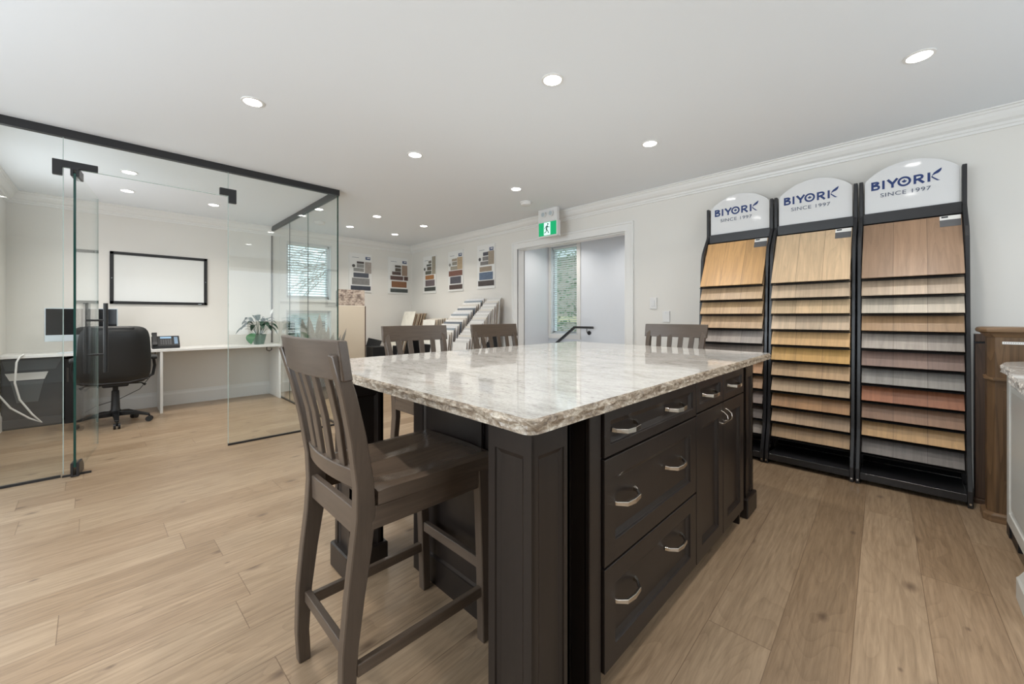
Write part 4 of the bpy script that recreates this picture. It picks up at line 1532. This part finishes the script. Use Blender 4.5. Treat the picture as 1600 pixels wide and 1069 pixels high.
nz = g.n('ShaderNodeTexNoise'); nz.inputs['Scale'].default_value = 14; nz.inputs['Detail'].default_value = 5
g.l(tc.outputs['Object'], nz.inputs['Vector'])
g.l(g.mix('MULTIPLY', 1.0, bt.outputs['Color'], g.ramp(nz.outputs['Fac'], [(.4, (.45, .42, .42, 1)), (.55, (1.05, 1.05, 1.05, 1))])), g.b.inputs['Base Color'])
B().box(2.455, 2.895, 6.285, 6.30, 1.33, 1.585).out('printed_header', M_print, t)
B().box(2.452, 2.462, 6.27, 6.33, 1.32, 1.56).out('grey_side', M_greylabel, t)

# black open boxes beside it
t = thing('storage_box', 'black open storage box with a raised lid right of the beige panel', 'box', (3.03, 6.2, .0))
b = B(); b.box(2.95, 3.20, 6.1, 6.35, 0, .66); b.out('body', M_blackplastic, t, bevel=.003)
b = B(); b.hexa([(2.95, 6.35, .66), (3.20, 6.35, .66), (3.20, 6.36, .66), (2.95, 6.36, .66)], [(3.0, 6.36, .80), (3.24, 6.36, .74), (3.24, 6.37, .74), (3.0, 6.37, .80)]); b.out('lid', M_rack, t)
t = thing('frame_stand', 'small black box with a pale outline behind the left far stool', 'box', (3.25, 5.86, 0))
B().box(3.21, 3.29, 5.78, 5.94, 0, .68).out('body', M_blackplastic, t)
b = B(); b.box(3.205, 3.215, 5.772, 5.78, 0.05, .69); b.box(3.205, 3.295, 5.772, 5.78, .68, .69); b.out('pale_outline', M_alu, t)

# spiky grey plant near the window
t = thing('potted_plant', 'grey broad-leaved spiky plant in front of the back window behind the nearest stool', 'plant', (2.06, 5.85, 0))
B().lathe([(.12, 0), (.17, .40), (.18, .42), (.16, .42), (.15, .38), (.0005, .38)], (2.06, 5.85, 0)).out('pot', M_greylabel, t, smooth=40)


def leaf(b, base, tip, w, bend=(0, 0, 0), n=7, fold=.25, side=None):
    base, tip, bend = Vector(base), Vector(tip), Vector(bend)
    d = (tip - base)
    sd = Vector(side) if side else d.cross(Vector((0, 0, 1)))
    if sd.length < 1e-4: sd = Vector((1, 0, 0))
    sd = (sd - d.normalized() * sd.dot(d.normalized())).normalized()
    nn = sd.cross(d).normalized()
    L_, Mi, R_ = [], [], []
    for k in range(n + 1):
        t_ = k / n
        p = base + d * t_ + bend * (4 * t_ * (1 - t_))
        ww = w * (sin(pi * min(1, t_ * .92 + .08)) ** .75) * (1 if t_ < 1 else 0) + .0008
        L_.append(p - sd * ww + nn * ww * fold); Mi.append(p); R_.append(p + sd * ww + nn * ww * fold)
    vl = [b.bm.verts.new(p) for p in L_]; vm = [b.bm.verts.new(p) for p in Mi]; vr = [b.bm.verts.new(p) for p in R_]
    for k in range(n):
        b.bm.faces.new((vl[k], vl[k + 1], vm[k + 1], vm[k])); b.bm.faces.new((vm[k], vm[k + 1], vr[k + 1], vr[k]))


VR = Vector((.7046, -.7096, 0))
c0 = Vector((2.06, 5.85, .40))
for u, z, w in ((-.27, 1.13, .05), (-.17, 1.16, .055), (-.02, 1.20, .05), (.05, 1.0, .05), (.11, 1.02, .035), (.18, .93, .035), (.36, .99, .02), (-.34, .93, .02), (.28, .9, .025), (.0, 1.0, .06)):
    b = B(); leaf(b, c0 + VR * u * .2, c0 + VR * u + Vector((0, 0, z - .40)), w * 1.35, VR * u * .1, side=VR)
    o = b.out('leaf', M_greyleaf, t, smooth=60)
    sm = o.modifiers.new('solid', 'SOLIDIFY'); sm.thickness = .002

# ------------------------------------------------------------------ office
DY0, DZ = 6.27, .763
dk = thing('desk', 'long white built-in desk along the office back wall', 'desk', (.4, 6.5, 0))
B().box(-.808, 1.672, DY0, YB - .001, DZ - .03, DZ).out('desk_top', M_white, dk, bevel=.002)
B().box(.385, .410, DY0 + .005, YB - .02, 0, DZ - .03).out('support_panel', M_white, dk, bevel=.002)
B().box(1.645, 1.670, DY0 + .005, YB - .02, 0, DZ - .03).out('support_panel', M_white, dk, bevel=.002)
B().tube([(1.50, 6.31, DZ - .03), (1.50, 6.31, DZ - .075), (1.53, 6.31, DZ - .09), (1.56, 6.31, DZ - .075), (1.56, 6.31, DZ - .05)], .006, 8).out('bag_hook', M_blackplastic, dk, smooth=40)

t = thing('storage_cabinet', 'dark grey cabinet with a pale strip and tapered recess under the left of the desk', 'cabinet', (-.62, 6.6, 0))
M_cab = mat('dark_grey_glossy', srgb(58, 64, 70), .25)
b = B(); b.box(-.80, -.39, 6.42, 6.74, 0, .715); b.out('body', M_cab, t, bevel=.004)
b = B()
for q in ([(-.77, .60), (-.44, .60), (-.40, .70), (-.795, .70)],):
    b.prism(q, 'y', 6.412, 6.42)
b.out('top_bezel', mat('grey_bezel', srgb(76, 84, 90), .3), t)
b = B(); b.prism([(-.745, .50), (-.515, .50), (-.49, .575), (-.775, .575)], 'y', 6.408, 6.42); b.out('pale_strip', M_white, t)
b = B(); b.prism([(-.70, .27), (-.56, .27), (-.52, .49), (-.74, .49)], 'y', 6.410, 6.42); b.out('recess_panel', mat('grey_recess', srgb(92, 98, 102), .3), t)
b = B(); b.prism([(-.795, .02), (-.40, .02), (-.40, .10), (-.795, .10)], 'y', 6.412, 6.42); b.out('kick_panel', mat('grey_kick', srgb(70, 76, 82), .3), t)
t = thing('computer_tower', 'narrow black computer tower beside the dark cabinet under the desk', 'computer', (-.31, 6.6, 0))
B().box(-.375, -.25, 6.40, 6.72, .0, .70).out('case', M_blackplastic, t, bevel=.004)
B().box(-.36, -.345, 6.395, 6.40, .45, .6).out('front_strip', M_chromed, t)

t = thing('desktop_monitor', 'all-in-one silver computer with black screen on the office desk behind the chair', 'computer', (-.245, 6.48, DZ))
B().box(-.520, .030, 6.455, 6.475, .885, 1.245).out('silver_case', M_alu, t, bevel=.003)
B().box(-.512, .022, 6.4535, 6.455, .955, 1.237).out('screen', M_screen, t)
b = B(); b.hexa([(-.33, 6.42, DZ), (-.16, 6.42, DZ), (-.16, 6.60, DZ), (-.33, 6.60, DZ)], [(-.33, 6.42, DZ + .008), (-.16, 6.42, DZ + .008), (-.16, 6.60, DZ + .008), (-.33, 6.60, DZ + .008)])
b.hexa([(-.32, 6.52, DZ + .008), (-.17, 6.52, DZ + .008), (-.17, 6.53, DZ + .008), (-.32, 6.53, DZ + .008)], [(-.32, 6.476, 1.0), (-.17, 6.476, 1.0), (-.17, 6.486, 1.0), (-.32, 6.486, 1.0)])
b.out('stand', M_alu, t)
t = thing('keyboard', 'slim white keyboard on the desk before the computer', 'keyboard', (-.25, 6.33, DZ))
B().box(-.42, -.06, 6.30, 6.40, DZ + .001, DZ + .010).out('keyboard_body', M_alu, t, bevel=.002)
b = B()
for r in range(4):
    for c_ in range(13): b.box(-.412 + c_ * .0268, -.412 + c_ * .0268 + .022, 6.306 + r * .023, 6.306 + r * .023 + .018, DZ + .0101, DZ + .012)
b.out('keys', M_white, t)
t = thing('cable', 'white cable looping down from the left end of the desk', 'cable', (-.8, 6.2, 0))
b = B(); b.tube([(-.64, 6.27, DZ + .01), (-.66, 6.24, .755), (-.68, 6.225, .70), (-.69, 6.22, .5), (-.66, 6.22, .33), (-.58, 6.22, .17), (-.52, 6.22, .08), (-.60, 6.24, .13), (-.72, 6.25, .25), (-.80, 6.26, .40)], .008, 8)
b.out('cord', M_white, t, smooth=60)
t = thing('power_cord', 'thin black cord hanging under the desk behind the office chair', 'cable', (.1, 6.6, 0))
b = B(); b.tube([(.36, 6.6, .72), (.34, 6.62, .45), (.22, 6.62, .27), (.05, 6.6, .18), (-.15, 6.6, .12), (-.235, 6.6, .06)], .004, 6); b.out('cord', M_blackplastic, t, smooth=60)

# phone
t = thing('desk_phone', 'black office desk phone with small blue display, right of the chair', 'phone', (.45, 6.50, DZ))
b = B(); b.prism([(6.41, DZ), (6.55, DZ), (6.55, DZ + .145), (6.535, DZ + .15), (6.41, DZ + .035)], 'x', .32, .58); b.out('base', M_blackplastic, t, bevel=.006)


def ph(u, v, d=.001):   # point on the sloping face, u along x 0..1, v up 0..1
    p0, p1 = Vector((0, 6.41, DZ + .035)), Vector((0, 6.535, DZ + .15))
    q = p0.lerp(p1, v); nrm = Vector((0, -(p1.z - p0.z), (p1.y - p0.y))).normalized()
    return Vector((.32 + .26 * u, q.y, q.z)) + nrm * d


def phq(name, u0, u1, v0, v1, m, d=.002):
    b = B(); b.hexa([ph(u0, v0, 0), ph(u1, v0, 0), ph(u1, v1, 0), ph(u0, v1, 0)], [ph(u0, v0, d), ph(u1, v0, d), ph(u1, v1, d), ph(u0, v1, d)]); return b.out(name, m, t)


phq('display', .30, .70, .72, .90, mat('phone_display', srgb(150, 185, 215), .3))
phq('side_keys', .80, .93, .15, .85, mat('phone_keys_blue', srgb(120, 145, 170), .4))
b = B()
for r in range(4):
    for c_ in range(5):
        u, v = .30 + c_ * .085, .12 + r * .13
        b.hexa([ph(u, v, 0), ph(u + .06, v, 0), ph(u + .06, v + .08, 0), ph(u, v + .08, 0)], [ph(u, v, .004), ph(u + .06, v, .004), ph(u + .06, v + .08, .004), ph(u, v + .08, .004)])
b.out('key_pad', M_greylabel, t)
b = B(); b.bar([ph(.10, -.05, .022), ph(.10, .15, .038), ph(.10, .85, .038), ph(.10, 1.12, .024)], [.05, .046, .046, .052], [.034, .022, .022, .034], side=(1, 0, 0)); b.out('handset', M_blackplastic, t, bevel=.006, seg=2)

# peace lily
pc = Vector((1.45, 6.50, DZ))
t = thing('potted_plant', 'peace lily in a sage green pot on the right of the office desk', 'plant', tuple(pc))
b = B(); b.lathe([(.062, 0), (.092, .135), (.094, .14), (.086, .14), (.084, .125), (.0005, .125)], pc, 8); b.out('pot', M_pot, t)
b = B(); b.lathe([(.083, .118), (.083, .126), (.0005, .126)], pc, 16); b.out('soil', M_soil, t)
random.seed(3)
k = 0
for u, z, dep in ((-.28, .20, .05), (-.26, .10, .0), (-.30, .02, -.05), (-.22, .30, .02), (-.12, .36, .05), (-.05, .33, -.05), (.06, .32, .04), (.14, .28, -.03), (.22, .22, .05), (.27, .12, .0), (.24, .02, .04), (.10, .20, -.1), (-.10, .22, -.1), (-.02, .38, .0), (.18, .30, .08), (-.18, .16, -.08), (.02, .26, .1), (.12, .12, -.1), (-.20, .26, -.04), (-.08, .30, .08), (.09, .26, .06), (.17, .16, -.06), (-.15, .08, .06), (.05, .18, .1), (.20, .08, -.04), (-.24, .16, .04)):
    b0 = pc + Vector((0, 0, .12)) + VR * u * .12
    tip = pc + VR * u + Vector((.7096, .7046, 0)) * dep + Vector((0, 0, .12 + z * .75))
    mid = b0.lerp(tip, .5) + Vector((0, 0, .10))
    b = B()
    b.tube([b0, b0.lerp(mid, .6) + Vector((0, 0, .02)), mid], [.0025, .002, .002], 5)
    leaf(b, mid - (tip - mid) * .25, tip, .036, Vector((0, 0, .035)), fold=.3)
    b.out('leaf', M_leaf, t, smooth=60)
b = B(); leaf(b, pc + Vector((-.07, -.05, .16)), pc + Vector((-.125, -.14, .008)), .055, Vector((-.03, -.02, .02)), fold=.1); b.out('drooping_leaf', mat('mid_green_leaf', srgb(62, 112, 74), .4), t, smooth=60)
b = B(); b.tube([pc + Vector((0, 0, .12)), pc + VR * .10 + Vector((0, 0, .32)), pc + VR * .17 + Vector((0, 0, .44))], .002, 5)
leaf(b, pc + VR * .16 + Vector((0, 0, .42)), pc + VR * .20 + Vector((0, 0, .50)), .015, fold=.4, side=VR); b.out('white_flower', M_white, t, smooth=60)

# whiteboard
t = thing('whiteboard', 'large whiteboard in a black frame on the office wall', 'whiteboard', (.43, YB, 1.31))
B().box(-.02, .88, YB - .012, YB - .001, 1.325, 1.925).out('writing_surface', M_board, t)
b = B()
for (a0, a1, c0, c1) in ((-.038, -.004, 1.308, 1.942), (.862, .898, 1.308, 1.942), (-.038, .898, 1.908, 1.942), (-.038, .898, 1.308, 1.342)):
    b.box(a0, a1, YB - .022, YB - .001, c0, c1)
b.out('black_frame', M_blackplastic, t, bevel=.002)
B().box(.80, .835, YB - .023, YB - .022, 1.317, 1.323).out('maker_mark', M_alu, t)
for x_ in (-.02, .88): B().cyl((x_, YB - .024, 1.62), (x_, YB - .022, 1.62), .004, n=8).out('frame_screw', M_alu, t)

# office chair
oc_ = thing('office_chair', 'black leather swivel office chair at the desk inside the glass office', 'office chair', (0.01, 6.00, 0))
cx_, cy_ = .01, 6.0
cb_ = B(); cb_.tube([(cx_, cy_, .09), (cx_, cy_, .15), (cx_, cy_, .16), (cx_, cy_, .36), (cx_, cy_, .365), (cx_, cy_, .44)], [.045, .045, .036, .030, .022, .022], 16); cb_.out('gas_column', M_blackplastic, oc_, smooth=40)
for k in range(5):
    a = radians(-88 + 72 * k)
    d = Vector((cos(a), sin(a), 0))
    c0 = Vector((cx_, cy_, 0))
    b = B(); b.bar([c0 + d * .03 + Vector((0, 0, .115)), c0 + d * .16 + Vector((0, 0, .11)), c0 + d * .275 + Vector((0, 0, .075))], [.055, .045, .032], [.05, .035, .022], side=Vector((-d.y, d.x, 0)))
    ar = b.out('base_arm', M_blackplastic, oc_, bevel=.006, seg=2)
    e_ = c0 + d * .275
    sd = Vector((-d.y, d.x, 0))
    b = B()
    for s_ in (-1, 1): b.cyl(e_ + sd * s_ * .008 + Vector((0, 0, .029)), e_ + sd * s_ * .026 + Vector((0, 0, .029)), .029, n=18)
    b.cyl(e_ + Vector((0, 0, .03)), e_ + Vector((0, 0, .072)), .008, n=10)
    b.out('caster', M_blackplastic, ar, smooth=40)
b = B(); b.box(cx_ - .10, cx_ + .10, cy_ - .12, cy_ + .1, .41, .45); b.out('tilt_mechanism', M_blackplastic, oc_, bevel=.01)
b = B(); b.tube([(cx_ - .1, cy_ - .05, .43), (cx_ - .19, cy_ - .06, .42), (cx_ - .225, cy_ - .07, .395)], [.006, .006, .013], 8); b.out('lever', M_blackplastic, oc_, smooth=40)
b = B(); b.tube([(cx_ + .1, cy_ - .05, .43), (cx_ + .20, cy_ - .06, .43), (cx_ + .235, cy_ - .07, .405)], [.006, .006, .013], 8); b.out('lever', M_blackplastic, oc_, smooth=40)


def cushion(name, c, sx, sy, sz, bulge, parent, seg=4, tilt=0.0):
    """puffy rounded slab"""
    b = B(); n = 14
    pts = {}
    for f_ in (0, 1):
        for i in range(n + 1):
            for j in range(n + 1):
                u, v = i / n * 2 - 1, j / n * 2 - 1
                # superellipse outline
                r = (abs(u) ** 6 + abs(v) ** 6) ** (1 / 6) or 1e-6
                m_ = max(abs(u), abs(v))
                uu, vv = u * m_ / r, v * m_ / r
                e = (1 - uu ** 4) * (1 - vv ** 4)
                d = sz / 2 * (max(0, 1 - m_ ** 10)) ** .5 + bulge * e
                pts[f_, i, j] = (uu * sx / 2, vv * sy / 2, d if f_ else -d)
    V_ = {}
    for key, p in pts.items():
        f_, i, j = key
        if f_ == 0 and (i in (0, n) or j in (0, n)): continue
        V_[key] = b.bm.verts.new(p)
    for key in pts:
        if key not in V_: V_[key] = V_[(1, key[1], key[2])]
    for f_ in (0, 1):
        for i in range(n):
            for j in range(n):
                b.bm.faces.new((V_[f_, i, j], V_[f_, i + 1, j], V_[f_, i + 1, j + 1], V_[f_, i, j + 1]))
    return b, c


b, c = cushion('seat', None, .52, .50, .09, .015, oc_)
for v in b.bm.verts: v.co = Vector((v.co.x + cx_, v.co.y + cy_ + .02, v.co.z + .50))
b.out('seat_cushion', M_leather, oc_, smooth=60)
b, c = cushion('back', None, .545, .60, .085, .02, oc_)
for v in b.bm.verts:
    x, y, z = v.co
    v.co = Vector((x * (1 - .06 * (y / .3 if y > 0 else 0)) + cx_, cy_ - .245 + z - y * .12 + .04 * (x / .27) ** 2, y + .755))
b.out('backrest', M_leather, oc_, smooth=60)
b, c = cushion('head', None, .36, .10, .10, .01, oc_)
for v in b.bm.verts:
    x, y, z = v.co
    v.co = Vector((x + cx_ - .02, cy_ - .255 + z, y + 1.005))
b.out('head_cushion', M_leather, oc_, smooth=60)
b = B(); b.tube([(cx_ - .24, cy_ - .29, .50), (cx_ - .1, cy_ - .315, .475), (cx_ + .1, cy_ - .315, .475), (cx_ + .24, cy_ - .29, .50)], .008, 8); b.out('piping', M_blackplastic, oc_, smooth=60)
for s_ in (-1, 1):
    b = B(); b.bar([(cx_ + s_ * .24, cy_ + .05, .47), (cx_ + s_ * .30, cy_ + .06, .50), (cx_ + s_ * .315, cy_ + .06, .60), (cx_ + s_ * .305, cy_ + .04, .69)], .05, .025, side=(0, 1, 0)); ar = b.out('armrest', M_blackplastic, oc_, bevel=.006, seg=2)
    b = B(); b.bar([(cx_ + s_ * .30, cy_ - .14, .70), (cx_ + s_ * .305, cy_ + .0, .71), (cx_ + s_ * .30, cy_ + .15, .705)], [.05, .06, .05], .03, side=(1, 0, 0)); b.out('arm_pad', M_leather, ar, bevel=.01, seg=2)

# ------------------------------------------------------------------ right side: wood pedestal, dark panel, white island
t = thing('wood_pedestal', 'carved oak display pedestal with moulded cap and paper label right of the racks', 'pedestal', (3.62, -.45, 0))
px0, px1, py0, py1 = 3.485, 3.62, -.62, -.335
ch = .028


def octo(e, c_=ch):
    x0, x1, y0, y1 = px0 - e, px1 + e, py0 - e, py1 + e
    return [(x0 + c_, y0), (x1 - c_, y0), (x1, y0 + c_), (x1, y1 - c_), (x1 - c_, y1), (x0 + c_, y1), (x0, y1 - c_), (x0, y0 + c_)]


def octs(b, prof):
    b.loft([[(x, y, z) for x, y in octo(e)] for e, z in prof])


b = B(); octs(b, [(0, .035), (0, 1.05)]); b.out('shaft', M_oak, t, bevel=.002)
b = B(); octs(b, [(.018, 0), (.018, .038), (.006, .05)]); b.out('base_moulding', M_oakH, t, bevel=.002)
b = B(); octs(b, [(.002, 1.035), (.012, 1.048), (.018, 1.058), (.034, 1.066), (.036, 1.080), (.030, 1.090), (.016, 1.094)]); b.out('cap', M_oakH, t, bevel=.002)
b = B(); b.bar([(px0 + .06, py1 + .006, .812), (px0 + .02, py1 + .006, .806), (px0 - .007, py1 - .02, .800), (px0 - .007, py0, .800)], .014, .014, side=(0, 0, 1)); b.out('ledge_moulding', M_oakH, t)
b = B(); b.panel((px0 + .001, py1 - .055, .24), (0, -1, 0), (0, 0, 1), (-1, 0, 0), .19, .50, .008, .012, .012, .007); b.out('carved_panel', M_oak, t)
lb_ = B().box(px0 - .0015, px0, py1 - .135, py1 - .052, .998, 1.012).out('paper_label', M_paper, t)
b = B()
for i in range(9): b.box(px0 - .002, px0 - .0015, py1 - .058 - i * .008, py1 - .0535 - i * .008 - .0065, 1.003, 1.007)
b.out('label_print', M_greylabel, lb_)
t = thing('wood_door_sample', 'dark brown wood panel standing behind the oak pedestal', 'wood panel', (3.80, -.42, 0))
B().box(3.765, 3.785, -.62, -.312, .03, .985).out('dark_panel', M_darkoak, t, bevel=.002)
B().box(3.765, 3.785, -.62, -.312, .997, 1.045).out('top_rail', M_darkoak, t, bevel=.002)
b = B(); b.box(3.786, 3.80, -.62, -.308, 0, 1.045); b.out('black_back', M_black, t)
B().box(3.745, 3.80, -.62, -.308, 0, .028).out('foot_rail', M_darkoak, t, bevel=.002)

WI = thing('white_island', 'white painted island cabinet with panelled door and a footed corner post at the right edge', 'cabinet', (2.7, -.7, 0))
M_wp = mat('white_cabinet_paint', srgb(214, 216, 212), .35)
yf = -.398
b = B(); b.box(2.60, 3.27, yf - .6, yf, .10, .876); b.box(2.62, 3.25, yf - .55, yf - .07, 0, .10); b.out('carcass', M_wp, WI)
b = B(); b.box(3.27, 3.345, yf - .6, yf + .012, .0, .876); b.out('black_end_panel', M_blackplastic, WI, bevel=.002)
b = B(); b.box(3.10, 3.27, yf - .02, yf + .005, .0, .06); b.out('black_toe_plate', M_blackplastic, WI)
b = B(); b.panel((3.262, yf, .09), (-1, 0, 0), (0, 0, 1), (0, 1, 0), .58, .78, .021, .06, .014, .009, raise_=.006); b.out('door', M_wp, WI, bevel=.0015)
b = B(); b.box(2.42, 2.565, -.515, -.36, 0, .876); pst = b.out('corner_post', M_wp, WI, bevel=.004)
b = B(); b.loft([[(x, y, z) for x, y in ((2.42 - e, -.515 - e), (2.565 + e, -.515 - e), (2.565 + e, -.36 + e), (2.42 - e, -.36 + e))] for e, z in ((.036, 0), (.036, .085), (.030, .095), (.018, .125), (.018, .135), (.008, .15))])
b.out('plinth_foot', M_wp, pst, bevel=.002)
b = B(); b.box(2.565, 2.60, -.5, yf - .01, .10, .876); b.out('filler_strip', M_wp, WI)
WI.rotation_euler = (0, 0, 0)
stone_top([(1.9, -1.1), (3.40, -1.1), (3.40, -.44), (3.30, -.372), (3.12, -.338), (2.80, -.345), (2.72, -.318), (2.60, -.305), (2.2, -.292), (1.9, -.284)][::1], .8765, .913,
          'granite_countertop', 'pale granite countertop with clipped corner on the white island at the right edge', rad=.02, seed=4, em=M_granite)
t = thing('counter_rack', 'small chrome wire stand on the white island top', 'stand', (3.22, -.45, .913))
b = B(); b.tube([(3.26, -.46, .9145), (3.26, -.46, 1.0), (3.26, -.56, 1.0), (3.26, -.56, .9145)], .004, 6); b.out('wire_frame', M_steel, t)
b = B(); b.box(3.268, 3.276, -.60, -.475, .914, .99); b.out('sample_card', M_blackplastic, t)
